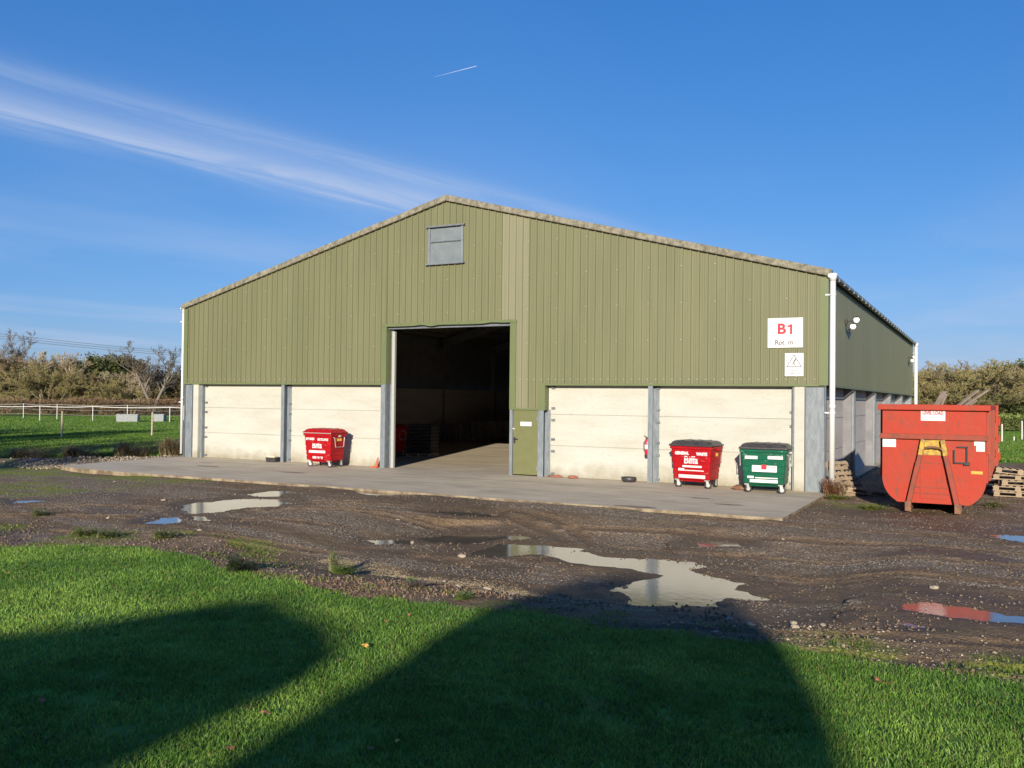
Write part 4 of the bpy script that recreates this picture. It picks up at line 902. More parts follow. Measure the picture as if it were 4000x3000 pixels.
# ------------------------------------------------------------------ grass
def near_water(P):
    k = np.zeros(len(P), bool)
    for poly in PUD.values(): k |= polysd(P[:,0], P[:,1], poly) < .25
    return k
def blades(P, h, w, c0, c1, lean=.5, tip=None, zfun=ground, seed=0):
    n = len(P); rg = np.random.default_rng(seed); a = rg.uniform(0, 6.283, n); H = h*rg.uniform(.55,1.25,n); Wd = w*rg.uniform(.7,1.3,n); ln = rg.uniform(.05,lean,n)*H; az = rg.uniform(0,6.283,n)
    z = zfun(P[:,0].copy(), P[:,1].copy()); dx, dy = np.cos(a)*Wd/2, np.sin(a)*Wd/2; lx, ly = np.cos(az)*ln, np.sin(az)*ln
    V = np.zeros((n,5,3)); x, y = P[:,0], P[:,1]
    V[:,0] = np.stack([x-dx, y-dy, z-.01], 1); V[:,1] = np.stack([x+dx, y+dy, z-.01], 1)
    V[:,2] = np.stack([x+dx*.8+lx*.35, y+dy*.8+ly*.35, z+H*.6], 1); V[:,3] = np.stack([x-dx*.8+lx*.35, y-dy*.8+ly*.35, z+H*.6], 1)
    V[:,4] = np.stack([x+lx*1.2, y+ly*1.2, z+H*.97], 1)
    i = np.arange(n)*5; Q = np.stack([i, i+1, i+2, i+3], 1); T = np.stack([i+3, i+2, i+4], 1)
    t = np.clip(fbm(P[:,0], P[:,1], .9, 4, 70)*1.7-.62 + rg.uniform(-.3,.45,n), 0, 1)[:,None]; c = np.array(c0)*(1-t) + np.array(c1)*t; c = c*rg.uniform(.75,1.25,(n,1))
    dead = rg.uniform(0,1,n) < .05; c[dead] = np.array((.22,.17,.07))
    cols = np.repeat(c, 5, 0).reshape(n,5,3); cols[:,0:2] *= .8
    return V.reshape(-1,3), [Q, T], cols.reshape(-1,3)
P = fan(900000, 4.3, 24, -39, 39, 1.1); d = P[:,1]-lawn_edge(P[:,0], P[:,1]); tuft = fbm(P[:,0], P[:,1], .22, 2, 80)
P = P[(d < .06) & (rng.uniform(0,1,len(P)) < -.05+1.7*tuft)]
V, Fl, C = blades(P, .042, .0074, (.095,.20,.028), (.27,.42,.07), 1.1, seed=1)
C *= (.72+.62*np.repeat(fbm(P[:,0], P[:,1], .09, 2, 71), 5))[:,None]
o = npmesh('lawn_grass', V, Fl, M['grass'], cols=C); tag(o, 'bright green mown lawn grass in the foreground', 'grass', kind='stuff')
Pw = np.stack([rng.uniform(-26,24,520000), rng.uniform(-34,-16.0,520000)], 1); dx_ = Pw-np.array((3.95,-26.08)); an = np.degrees(np.arctan2(dx_[:,0]*.8843+dx_[:,1]*.4668, -dx_[:,0]*.4668+dx_[:,1]*.8843)); rd = np.hypot(dx_[:,0], dx_[:,1])
Pw = Pw[((np.abs(an) > 38.5) | (rd < 4.4) | (rd > 24)) & (Pw[:,1] < lawn_edge(Pw[:,0], Pw[:,1])+.05)]
V, Fl, C = blades(Pw, .055, .016, (.095,.20,.028), (.27,.42,.07), 1.1, seed=11)
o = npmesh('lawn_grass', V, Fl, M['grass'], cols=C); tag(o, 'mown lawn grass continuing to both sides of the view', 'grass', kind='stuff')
Pp = fan(40000, 4.6, 20, -39, 39); k_ = (Pp[:,1]-lawn_edge(Pp[:,0], Pp[:,1]) < -.1) & (fbm(Pp[:,0], Pp[:,1], .5, 3, 123) > .60); Pp = Pp[k_]
V, Fl, C = blades(Pp, .035, .028, (.06,.13,.03), (.13,.24,.06), 2.0, seed=9)
o = npmesh('clover_patches', V, Fl, M['grass'], cols=C); tag(o, 'low broad-leaved clover and weeds growing among the lawn grass', 'clover', kind='stuff')
# sparse tufts on the verge
P = onyard(fan(190000, 8, 24, -38, 38)); d = P[:,1]-lawn_edge(P[:,0], P[:,1]); k = np.maximum(sst(1.2, .0, d), .9*sst(.7, .2, np.abs(d-1.45))*sst(-5, -7, P[:,0]))*sst(.54, .62, fbm(P[:,0], P[:,1], .38, 3, 90)); k[near_water(P)] = 0; P = P[rng.uniform(0,1,len(P)) < k]
V, Fl, C = blades(P, .045, .012, (.09,.15,.022), (.26,.30,.06), 1.6, seed=2)
o = npmesh('verge_grass', V, Fl, M['grass'], cols=C); tag(o, 'straggly grass tufts along the muddy verge', 'grass', kind='stuff')
P = onyard(fan(120000, 8, 24, -38, 38)); d = P[:,1]-lawn_edge(P[:,0], P[:,1]); k = sst(1.9, .9, d)*sst(.46, .58, fbm(P[:,0], P[:,1], 1.4, 3, 95))*sst(-.8, -2, P[:,0]); P = P[(rng.uniform(0,1,len(P)) < k*.75)]
V, Fl, C = blades(P, .035, .018, (.24,.13,.08), (.44,.31,.20), 2.8, seed=3)
o = npmesh('dead_straw', V, Fl, M['grass'], cols=C); tag(o, 'reddish brown dead straw lying between lawn and mud', 'straw', kind='stuff')
def f6(n):
    p = onyard(fan(n, 8, 30, -36, 37, 1.1)); d = p[:,1]-lawn_edge(p[:,0], p[:,1]); m = fbm(p[:,0], p[:,1], .8, 4, 99); return p[rng.uniform(0,1,len(p)) < sst(.40,.62,m)*.8*(.35+.65*sst(3.0,.5,d))+.03]
stones('mud_clods', 50000, f6, 'small brown clods of trodden mud across the yard', .018, .065, [(.15,.105,.07),(.11,.078,.052),(.185,.13,.085),(.13,.092,.062)], .8)
# paddock grass
def fldL(n, x0, x1, y0, y1): p = np.stack([rng.uniform(x0,x1,n), rng.uniform(y0,y1,n)], 1); return p[(p[:,1] > .6+1.35*(p[:,0]+26)) & (p[:,0] < -25.7)]
P = np.concatenate([fldL(90000, -50, -25.5, -8, 18), fldL(90000, -85, -32, -5, 50)])
V, Fl, C = blades(P, .10, .045, (.08,.17,.022), (.165,.27,.036), .9, seed=4)
o = npmesh('paddock_grass', V, Fl, M['grass'], cols=C); tag(o, 'green paddock grass left of the shed', 'grass', kind='stuff')
P = np.stack([rng.uniform(1.8,30,110000), 19+rng.uniform(0,1,110000)**1.3*50], 1)
V, Fl, C = blades(P, .11, .05, (.08,.17,.022), (.17,.27,.04), .9, seed=5)
o = npmesh('field_grass', V, Fl, M['grass'], cols=C); tag(o, 'green field grass beyond the red container', 'grass', kind='stuff')

# ------------------------------------------------------------------ fallen leaves
def leafmesh(m, s):
    bm = bmesh.new(); pts = [(0,-.6),(.25,-.25),(.6,-.3),(.35,.05),(.55,.4),(.2,.3),(0,.7),(-.2,.3),(-.5,.4),(-.35,.0),(-.6,-.3),(-.2,-.25)]
    c = bm.verts.new((0,0,.12*s)); vs = [bm.verts.new((x*s, y*s, s*(.25*abs(x)+.1*math.sin(i*2.3)))) for i, (x, y) in enumerate(pts)]
    for i in range(len(vs)): bm.faces.new((c, vs[i], vs[(i+1)%len(vs)]))
    me = bpy.data.meshes.new('fallen_leaf'); bm.to_mesh(me); bm.free(); me.materials.append(m); return me
LM = [leafmesh(M['leaf_dry'], .05), leafmesh(M['leaf_yellow'], .05)]
def ray_pt(px, py):
    fw = Vector((-.46679878,.88421089,.01643159)); rr = Vector((.88436014,.46666471,.01145395)); uu = Vector((-.00245966,-.01987814,.99979938)); d = fw*3527.7 + rr*(px-2000) - uu*(py-1500); t = -(2.48-.02)/d.z; return 3.9547+d.x*t, -26.0758+d.y*t
LV = [(895,2968,0,1.1),(1425,2548,1,1.3),(1682,2525,0,.9),(1600,2405,0,.9),(1510,2437,0,.7),(2313,2562,1,.9),(3432,2665,0,1.2),(3470,2675,0,1.3),(3425,2655,0,.9),(30,2250,0,.8),(90,2273,0,.8),(510,2357,0,1),(880,2412,0,1),(1030,2825,0,.9),(1047,2830,0,.9),(1636,2843,0,.9),(890,2498,0,.9),(1235,2250,0,.7),(845,2303,1,.7),(750,2337,0,.7),(165,2780,0,1),(1450,2970,0,.8),(1550,2940,1,.7),(2030,2610,0,.7),(2820,2660,0,.7),(600,2330,0,.6),(3050,2600,0,.7)]
for i, (px, py, k, s) in enumerate(LV):
    x, y = ray_pt(px, py); o = bpy.data.objects.new('fallen_leaf', LM[k]); COL.objects.link(o); o.location = (x, y, gz(x,y)+.055); o.rotation_euler = (rr.uniform(-.4,.4), rr.uniform(-.4,.4), rr.uniform(0,6)); o.scale = (s,s,s)
    tag(o, ('dry red-brown' if k == 0 else 'yellow')+' fallen leaf lying on the lawn', 'leaf', ('brown' if k == 0 else 'yellow')+' leaves fallen on the lawn')

# ------------------------------------------------------------------ weeds
def weed(name, label, loc, n, h, spread, c0, c1, leaf=True, seed=0, lean=.6, w=.006):
    rg = np.random.default_rng(seed); V = []; Q = []; C = []
    for i in range(n):
        a = rg.uniform(0,6.28); r0 = spread*.35*rg.uniform(0,1)**.5; H = h*rg.uniform(.4,1); ln = spread*rg.uniform(.1,1)*lean
        bx, by = r0*math.cos(a*1.7), r0*math.sin(a*1.7); t0 = rg.uniform(0,1); col = np.array(c0)*(1-t0)+np.array(c1)*t0
        pts = [np.array((bx + math.cos(a)*ln*t*t, by + math.sin(a)*ln*t*t, H*t*(1.1-.25*t))) for t in (0,.35,.7,1)]
        u = np.array((-math.sin(a), math.cos(a), 0))*w
        for j in range(3):
            k = len(V); V += [pts[j]-u*(1-j*.25), pts[j]+u*(1-j*.25), pts[j+1]+u*(.75-j*.25), pts[j+1]-u*(.75-j*.25)]; Q.append((k,k+1,k+2,k+3)); C += [col]*4
        if leaf:
            for t in rg.uniform(.15,1,6):
                q = pts[0]*(1-t)+pts[3]*t; q[2] = H*t; b = rg.uniform(0,6.28); s = rg.uniform(.015,.045)*(1.3-t*.6); e = np.array((math.cos(b), math.sin(b), rg.uniform(-.3,.5)))*s*1.6; f_ = np.array((-math.sin(b), math.cos(b), 0))*s*.5
                k = len(V); V += [q, q+e*.5+f_, q+e, q+e*.5-f_]; Q.append((k,k+1,k+2,k+3)); C += [col*rg.uniform(.8,1.3)]*4
    o = npmesh(name, np.array(V), np.array(Q), M['weed'], cols=np.array(C)); o.location = (loc[0], loc[1], gz(*loc)-.01); return tag(o, label, 'weed')
weed('weed', 'tall thin weed with pale stems standing on the verge left of centre', ray_pt(1310,2185), 60, .45, .28, (.10,.13,.04), (.30,.30,.15), seed=1)
weed('weed', 'bushy green clump at the foot of the tall thin weed', ray_pt(1340,2200), 120, .17, .38, (.10,.16,.03), (.17,.22,.06), seed=2)
weed('weed', 'dark leafy clump on the corner of the lawn', ray_pt(935,2215), 170, .26, .50, (.035,.045,.02), (.07,.09,.035), seed=3)
weed('weed', 'small bright green tuft on the brown verge', ray_pt(1605,2235), 90, .12, .16, (.07,.16,.02), (.14,.24,.04), False, seed=4)
weed('weed', 'withered brown clump on the verge right of the green tuft', ray_pt(1615,2275), 80, .14, .3, (.16,.13,.09), (.26,.21,.15), seed=5)
weed('weed', 'low green plant beside the muddy verge near the centre', ray_pt(1810,2320), 60, .10, .25, (.10,.16,.03), (.2,.24,.08), seed=6)
weed('weed', 'russet dead clump at the foot of the white downpipe', (.18,-.35), 220, .62, .55, (.20,.085,.045), (.34,.20,.12), seed=7, w=.008)
weed('weed', 'second russet clump beside the leaning pallet', (.55,-.1), 150, .42, .55, (.20,.11,.06), (.40,.30,.18), seed=8, w=.008)
weed('weed', 'low yellow-green growth in front of the russet clump', (.45,-1.1), 320, .12, .55, (.14,.17,.03), (.28,.27,.08), seed=9)
for i, (x, y, h, nm) in enumerate(((-26.2,.9,.75,'tall dead bramble nearest the left corner of the shed'),(-27.2,-.5,.6,'dead bramble second from the shed'),(-28.2,-2.1,.55,'dead weed patch in the middle of the left bank'),(-29.2,-3.6,.5,'dead weed patch left of the middle of the bank'),(-30.2,-5.2,.4,'low dead weeds at the left end of the bank'),(-26.6,2.2,.55,'dead bramble behind the corner of the shed'))):
    weed('dead_weed', nm, (x, y), 520, h*1.25, 1.9, (.12,.095,.05), (.34,.27,.15), seed=20+i, lean=.7, w=.014)
for i, (px, py, nm) in enumerate(((330,2078,'green tuft growing on the left part of the muddy verge'),(160,2000,'small green weed among the mud at far left'),(420,2085,'green weed tuft just above the lawn at left'),(640,2090,'low weed tuft left of the middle verge'))):
    weed('weed', nm, ray_pt(px, py), 90, .2, .5, (.09,.12,.03), (.2,.22,.08), seed=40+i)
weed('weed', 'yellow-green growth at the foot of the red container on its left', (1.5,-2.9), 160, .14, .6, (.14,.18,.03), (.25,.27,.07), seed=50)
weed('weed', 'pale weeds right of the red container by the pallets', (4.1,-1.0), 160, .2, .6, (.14,.16,.05), (.3,.27,.14), seed=51)

# ------------------------------------------------------------------ trees
def grow(seed, H, stems, lean, kids, ratio, spread, up, r0, droop=0., first=.15, seglen=4):
    """numpy branch generator: returns per level arrays of polylines (n,4,3) and base radii"""
    rg = np.random.default_rng(seed); levels = []
    a = rg.uniform(0,6.28,stems); le = rg.uniform(.75,1.0,stems)*H*.75; ln = rg.uniform(0,lean,stems)
    D = np.stack([np.cos(a)*ln, np.sin(a)*ln, np.ones(stems)], 1); D /= np.linalg.norm(D, axis=1, keepdims=True)
    P0 = np.stack([np.cos(a)*r0*(stems > 1), np.sin(a)*r0*(stems > 1), np.full(stems, -.1)], 1); Rr = np.full(stems, r0)
    def poly(P0, D, L, wig, upb):
        pts = [P0]; d = D.copy()
        for i in range(3):
            d = d + rg.normal(0, wig, d.shape); d[:,2] += upb; d /= np.linalg.norm(d, axis=1, keepdims=True); pts.append(pts[-1] + d*(L/3)[:,None])
        return np.stack(pts, 1)
    B = poly(P0, D, le, .12, .05); levels.append((B, Rr, np.full(stems, .45))); L = le
    for lv, k in enumerate(kids):
        n = len(B); par = np.repeat(np.arange(n), k); m = len(par); t = rg.uniform(first if lv == 0 else .1, 1, m); seg = np.minimum((t*3).astype(int), 2); fr = t*3-seg
        A = B[par, seg]; Cc = B[par, seg+1]; P0 = A*(1-fr[:,None]) + Cc*fr[:,None]; pd = Cc-A; pd /= np.linalg.norm(pd, axis=1, keepdims=True)
        rd = rg.normal(0,1,(m,3)); rd -= (rd*pd).sum(1,keepdims=True)*pd; rd /= np.linalg.norm(rd, axis=1, keepdims=True)
        D = pd + rd*spread[lv]*rg.uniform(.6,1.3,(m,1)); D[:,2] += up[lv]; D /= np.linalg.norm(D, axis=1, keepdims=True)
        L = L[par]*ratio[lv]*rg.uniform(.6,1.15,m)*(1.15-.45*t); Rr = Rr[par]*(1-.55*t)*(.55 if lv < 2 else .6); Rr = np.maximum(Rr, .012)
        B = poly(P0, D, L, .16, up[lv]*.25-droop); levels.append((B, Rr, np.full(m, .35)))
    return levels
def tubes(levels, c, sides=3, jit=.25, seed=0, minr=.0):
    rg = np.random.default_rng(seed); Vs = []; Fs = []; Cs = []; off = 0
    for B, Rr, tp in levels:
        n = len(B); d = B[:,-1]-B[:,0]; d /= np.linalg.norm(d, axis=1, keepdims=True)+1e-9; ref = np.where(np.abs(d[:,2:3]) < .8, np.array([[0,0,1.]]), np.array([[1.,0,0]]))
        u = np.cross(d, ref); u /= np.linalg.norm(u, axis=1, keepdims=True)+1e-9; w = np.cross(d, u)
        rads = np.stack([Rr, Rr*.82, Rr*.6, Rr*.35], 1); rads = np.maximum(rads, minr)
        ang = np.arange(sides)*2*np.pi/sides; ring = u[:,None,:]*np.cos(ang)[None,:,None] + w[:,None,:]*np.sin(ang)[None,:,None]
        V = B[:,:,None,:] + ring[:,None,:,:]*rads[:,:,None,None]; Vs.append(V.reshape(-1,3))
        b = np.arange(n)*4*sides + off
        for i in range(3):
            for k in range(sides): Fs.append(np.stack([b+i*sides+k, b+i*sides+(k+1)%sides, b+(i+1)*sides+(k+1)%sides, b+(i+1)*sides+k], 1))
        cc = np.array(c)[None]*rg.uniform(1-jit,1+jit,(n,1)); Cs.append(np.repeat(cc, 4*sides, 0)); off += n*4*sides
    return np.concatenate(Vs), np.concatenate(Fs), np.concatenate(Cs)
def leafcards(levels, n, s, c0, c1, seed=0, rad=.5):
    rg = np.random.default_rng(seed); B = levels[-1][0]; k = rg.integers(0, len(B), n); j = rg.integers(0, 4, n); P = B[k, j] + rg.normal(0, rad*.4, (n,3)); P[:,2] = np.maximum(P[:,2], .15)
    a = rg.normal(0,1,(n,3)); a /= np.linalg.norm(a, axis=1, keepdims=True); b = np.cross(a, rg.normal(0,1,(n,3))); b /= np.linalg.norm(b, axis=1, keepdims=True); sz = s*rg.uniform(.6,1.3,(n,1))
    V = np.stack([P-a*sz, P-b*sz*.55, P+a*sz, P+b*sz*.55], 1).reshape(-1,3); i = np.arange(n)*4; F = np.stack([i,i+1,i+2,i+3], 1)
    t = rg.uniform(0,1,(n,1)); c = np.array(c0)*(1-t)+np.array(c1)*t; return V, F, np.repeat(c, 4, 0)
def make_tree(name, lv, ctrunk, ctwig, seed, split=2, leaves=None, minr=.0125):
    t = bpy.data.objects.new(name, None); COL.objects.link(t)
    V, Fq, C = tubes(lv[:split], ctrunk, 6, .15, seed); npmesh('trunk', V, Fq, M['twig'], t, cols=C, smooth=True)
    V, Fq, C = tubes(lv[split:], ctwig, 3, .35, seed+1, minr)
    cr = npmesh('crown', V, Fq, M['twig'], t, cols=C)
    if leaves:
        V, Fq, C = leafcards(lv, **leaves); npmesh('foliage', V, Fq, M['foliage'], cr, cols=C)
    return t
OL = (.225,.18,.10); BR = (.235,.155,.10); PL = (.34,.29,.20); DK = (.12,.095,.065)
protos = {
 'thicket': make_tree('bare_tree', grow(1, 8.5, 7, .75, (9,8,8,5), (.55,.55,.5,.55), (.8,.8,.8,.8), (.35,.30,.25,.2), .13), DK, OL, 1),
 'brown':   make_tree('bare_tree', grow(2, 8.5, 5, .5, (10,8,7,3), (.55,.55,.5,.55), (.75,.8,.8,.8), (.4,.35,.25,.2), .14), DK, BR, 2),
 'pale':    make_tree('bare_tree', grow(3, 9.0, 3, .35, (11,8,8,5), (.5,.52,.5,.55), (.8,.8,.8,.8), (.45,.3,.2,.2), .16), PL, PL, 3),
 'olive':   make_tree('bare_tree', grow(4, 8.0, 8, .9, (9,8,8,5), (.55,.55,.5,.5), (.9,.85,.8,.8), (.3,.25,.2,.2), .11), DK, (.27,.235,.105), 4),
 'ever':    make_tree('evergreen_tree', grow(5, 9.0, 3, .3, (12,8,7), (.42,.5,.5), (1.0,.9,.9), (.25,.2,.1), .2), DK, DK, 5, leaves=dict(n=24000, s=.13, c0=(.045,.06,.02), c1=(.115,.13,.042), seed=3, rad=.6)),
 'tall':    make_tree('bare_tree', grow(12, 13.0, 2, .35, (10,7,6,5), (.58,.55,.5,.55), (.8,.75,.8,.8), (.6,.4,.2,.1), .22, first=.4), (.17,.15,.12), (.15,.13,.105), 6, minr=.014),
}
hts = {'thicket': 8.5, 'brown': 8.5, 'pale': 9, 'olive': 8, 'ever': 9, 'tall': 13}
CAMP = np.array((3.95,-26.08))
def at_depth(px, D):
    lat = (px-2000)/3527.7*D; fw = np.array((-.4668,.8843)); rt = np.array((.8843,.4668)); p = CAMP + fw*D + rt*lat; return float(p[0]), float(p[1])
usedp = set(); allb = {}
# measure prototype heights
for k, t in protos.items():
    mz = max(v.co.z for ch in bpy.data.objects if ch.parent == t for v in ch.data.vertices); hts[k] = mz
def tree(kind, px, D, ytop, label, rz, sx=1., group='trees of the winter wood', nm=None):
    src = protos[kind]; hor = 1557 + (px-2000)*.0115; Ht = 2.48 + (hor-ytop)/3527.7*D
    o = src if kind not in usedp else copy_tree(src); usedp.add(kind)
    x, y = at_depth(px, D); s = Ht/hts[kind]; o.location = (x, y, -.05); o.rotation_euler = (0,0,rz); o.scale = (s*sx, s*sx, s); tag(o, label, 'tree', group); return o
TL = [('tall',5,150,1265,'tall bare tree rising above the wood at the far left edge',.4,1.3),
 ('olive',-120,118,1390,'olive bare thicket just beyond the left edge of the wood',1,1.4),('thicket',20,116,1362,'large olive-brown bare tree at the left end of the wood',2,1.5),('brown',110,122,1362,'reddish brown bare tree second from the left in the wood',3,1.3),
 ('pale',165,116,1366,'pale-stemmed bare tree between two brown ones at left of the wood',.5,1.2),('olive',190,112,1400,'olive spreading thicket in front of the pale-stemmed tree',4,1.5),('thicket',225,124,1385,'bare tree where the wood steps down towards the middle',5,1.2),
 ('thicket',255,135,1428,'olive bare tree far back left of the middle of the wood',0,1.3),('brown',275,118,1440,'low reddish bare tree left of the middle of the wood',.2,1.3),('ever',312,130,1412,'dark rounded evergreen in the middle of the wood',1.5,1.1),
 ('thicket',330,114,1440,'broad bare bush standing forward in the middle of the wood',2.5,1.6),('brown',372,132,1424,'small reddish bare tree right of the rounded evergreen',3,1.1),('pale',395,116,1445,'pale twiggy bare tree in front of the evergreens',1,1.5),
 ('ever',450,122,1392,'tallest dark green evergreen of the wood',2,1.25),('olive',430,113,1470,'olive bush at the foot of the tallest evergreen',.8,1.6),('pale',480,124,1382,'thin pale bare tree just right of the tallest evergreen',4,.8),
 ('brown',530,120,1398,'rounded reddish bare tree left of the leaning tall tree',5,1.3),('pale',520,114,1450,'pale bare tree in front of the rounded reddish one',2.2,1.4),('tall',590,112,1328,'tall bare leaning tree with open forked crown',1.2,1.5),
 ('olive',580,118,1475,'olive bush behind the trunk of the leaning tree',3,1.6),('thicket',650,118,1425,'olive thicket right of the leaning tree',1,1.5),('brown',700,122,1428,'reddish bare tree against the left corner of the shed',2,1.5),('olive',760,120,1435,'olive thicket half hidden by the left corner of the shed',3.3,1.5),('thicket',850,125,1440,'bare tree behind the shed past its left corner',.3,1.5)]
for k, px, D, yt, lb, rz, sx in TL: tree(k, px, D, yt, lb, rz, sx)
TR = [('thicket',3560,100,1420,'bare tree just behind the far right corner of the shed',1,1.4),('olive',3640,98,1402,'broad olive bare tree first right of the shed',2,1.6),('thicket',3720,104,1396,'large rounded bare tree above the red container',4,1.6),('olive',3800,98,1394,'large olive bare tree above the right end of the red container',.5,1.7),
 ('brown',3870,108,1405,'brown bare tree right of the large rounded ones',3,1.4),('pale',3930,99,1428,'pale bare tree near the right edge',5,1.3),('ever',3985,106,1420,'dark ivy-covered tree at the right edge',2,1.2),('thicket',4060,100,1415,'bare thicket past the right edge of the picture',2.6,1.5),('olive',3760,93,1520,'low olive scrub under the rounded trees behind the container',1.1,2.2),('ever',3930,92,1545,'low dark evergreen scrub above the right-hand hedge',4.1,2.4)]
for k, px, D, yt, lb, rz, sx in TR: tree(k, px, D, yt, lb, rz, sx, 'trees right of the shed')
# trees out of frame on the left: their shadows fall across the paddock
for i, (x, y, h, lb) in enumerate(((-22,-33,13,'tall bare tree south of the paddock, nearest the shed'),(-26,-31,12,'second bare tree south of the paddock'),(-31,-33,14,'third bare tree south of the paddock'),(-37,-31,13,'fourth bare tree south of the paddock'),(-44,-33,15,'fifth bare tree south of the paddock'),(-34,-38,14,'bare tree behind the row south of the paddock'))):
    k = ('pale','tall','pale')[i % 3]; o = copy_tree(protos[k]); s = h/hts[k]; o.location = (x, y, -.05); o.rotation_euler = (0,0,i); o.scale = (s*.8,s*.8,s); tag(o, lb, 'tree', 'shade trees south of the paddock')

# ------------------------------------------------------------------ hedges
def hedge(name, a, b, h, w, n, cols3, label, minr=.02, tl=.55, gp=None):
    rg = np.random.default_rng(len(label)); a = np.array(a); b = np.array(b); L = np.linalg.norm(b-a); e = (b-a)/L; nrm = np.array((-e[1], e[0]))
    s = rg.uniform(0,L,n); q = rg.uniform(-1,1,n)*w/2; z = rg.uniform(.0,1,n)**.8*h*(1+.07*np.sin(s*.7)+.05*np.sin(s*2.3)); P = a[None]+e[None]*s[:,None]+nrm[None]*q[:,None]
    P0 = np.stack([P[:,0], P[:,1], z], 1); D = rg.normal(0,1,(n,3)); D[:,2] = np.abs(D[:,2])*.9; D /= np.linalg.norm(D, axis=1, keepdims=True); ln = rg.uniform(.4,1,n)*tl; P1 = P0 + D*ln[:,None]
    u = np.cross(D, rg.normal(0,1,(n,3))); u /= np.linalg.norm(u, axis=1, keepdims=True); u *= minr
    V = np.stack([P0-u, P0+u, P1+u*.4, P1-u*.4], 1).reshape(-1,3); i = np.arange(n)*4; F = np.stack([i,i+1,i+2,i+3], 1)
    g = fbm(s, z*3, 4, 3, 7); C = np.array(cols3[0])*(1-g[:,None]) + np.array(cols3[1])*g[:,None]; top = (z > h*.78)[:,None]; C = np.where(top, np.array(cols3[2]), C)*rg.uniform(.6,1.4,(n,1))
    o = npmesh(name, V, F, M['twig'], cols=np.repeat(C, 4, 0)); return tag(o, label, 'hedge', gp)
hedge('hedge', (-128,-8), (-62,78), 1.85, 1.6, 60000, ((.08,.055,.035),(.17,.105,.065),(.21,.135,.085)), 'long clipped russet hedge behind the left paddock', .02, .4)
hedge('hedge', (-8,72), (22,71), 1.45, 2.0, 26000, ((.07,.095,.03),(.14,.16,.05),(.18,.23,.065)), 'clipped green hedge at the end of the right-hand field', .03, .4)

# ------------------------------------------------------------------ paddock fences
def fpost(parent, x, y, h, r, m='tape', name='fence_post'):
    mb = MB(); mb.tube([(x,y,-.1),(x,y,h-.03),(x,y,h)], [r,r,r*.6], 8); return mb.build(name, M[m], parent)
def fence(name, pts, h, label, tapes, r=.035):
    t = thing(name, label, 'fence', (0,0,0))
    for (x, y) in pts: fpost(t, x, y, h, r)
    for z in tapes:
        mb = MB()
        for (a, b) in zip(pts[:-1], pts[1:]):
            q = [(a[0]*(1-k/4)+b[0]*k/4, a[1]*(1-k/4)+b[1]*k/4, z-.08*(k/4)*(1-k/4)*4) for k in range(5)]
            for p0, p1 in zip(q[:-1], q[1:]): mb.bar(p0, p1, .012, .05 if z == tapes[0] else .025)
        mb.build('fence_tape', M['tape'] if h < 1.4 else M['tape_grey'], t)
fence('paddock_fence', [at_depth(-330,80), at_depth(-80,81), (-72.7,26.8), (-69.4,29.8), (-63.4,33.4), at_depth(900,84), at_depth(1150,85)], 1.38, 'nearer white tape fence across the left paddock', (1.33,))
fence('paddock_fence', [at_depth(-200,92), at_depth(-50,92), (-82.4,31.7), (-77.3,31.8), (-70.5,34.5), at_depth(720,90), at_depth(900,92)], 1.45, 'farther white tape fence in front of the russet hedge', (1.42,.95,.45))
for x, y, h, lb in ((-43.3,7.9,1.5,'weathered wooden post standing alone in the paddock, left one'),(-40.9,12.2,1.45,'weathered wooden post standing alone in the paddock, near the shed')):
    mb = MB(); mb.tube([(0,0,-.1),(.03,.0,h-.03),(.035,0,h)], [.055,.055,.045], 10); o = mb.build('wooden_post', M['post']); o.location = (x,y,-.03); tag(o, lb, 'post', 'lone posts in the paddock')
for (px, D, h, lb) in ((3870+45,60,1.2,'short white post in the right-hand field, left one'),(3993,64,1.35,'white post in the right-hand field at the picture edge'),(3962,62,.3,'stump of a white post in the right-hand field')):
    x, y = at_depth(px, D); mb = MB(); mb.tube([(0,0,-.1),(0,0,h)], .045, 8); mb.box(-.03,.03,-.03,.03,h,h+.02); o = mb.build('white_post', M['tape']); o.location = (x,y,-.03); tag(o, lb, 'post', 'white posts in the right-hand field')
# water troughs
for (x, y, L_, rz, lb) in ((-66.0,30.9,1.9,R(38),'long pale metal water trough standing in the paddock'),(-65.0,33.6,1.1,R(30),'short pale metal tank right of the long trough')):
    t = thing('water_trough', lb, 'water trough', (x,y,-.03), rz, 'troughs in the paddock')
    mb = MB(); lo = [rrect(L_-.06,.8,.0,.05), rrect(L_,.86,.66,.05), rrect(L_+.06,.92,.66,.05), rrect(L_+.06,.92,.70,.05), rrect(L_-.04,.82,.70,.05), rrect(L_-.08,.78,.3,.05)]; mb.loft(lo); mb.build('trough_shell', M['trough'], t)
    mb = MB(); mb.box(-L_/2+.06, -L_/2+.3, -.36, .36, .66, .72); mb.build('float_cover', M['trough'], t)
# overhead cables
for i, (dz, lb) in enumerate(((0,'lowest overhead cable across the sky at left'),(.55,'middle overhead cable across the sky at left'),(1.1,'top overhead cable across the sky at left'))):
    a = at_depth(-900,165); b = at_depth(900,176); pts = []
    za = 2.48+(1524-1190)/3527.7*165; zb = 2.48+(1544-1395)/3527.7*176
    for k in range(25): f = k/24; pts.append((a[0]*(1-f)+b[0]*f, a[1]*(1-f)+b[1]*f, za*(1-f)+zb*f - 1.0*4*f*(1-f) + dz*(1-.35*f)-.4))
    mb = MB(); mb.tube(pts, .05, 5); tag(mb.build('overhead_cable', M['cable']), lb, 'cable', 'overhead cables at left')
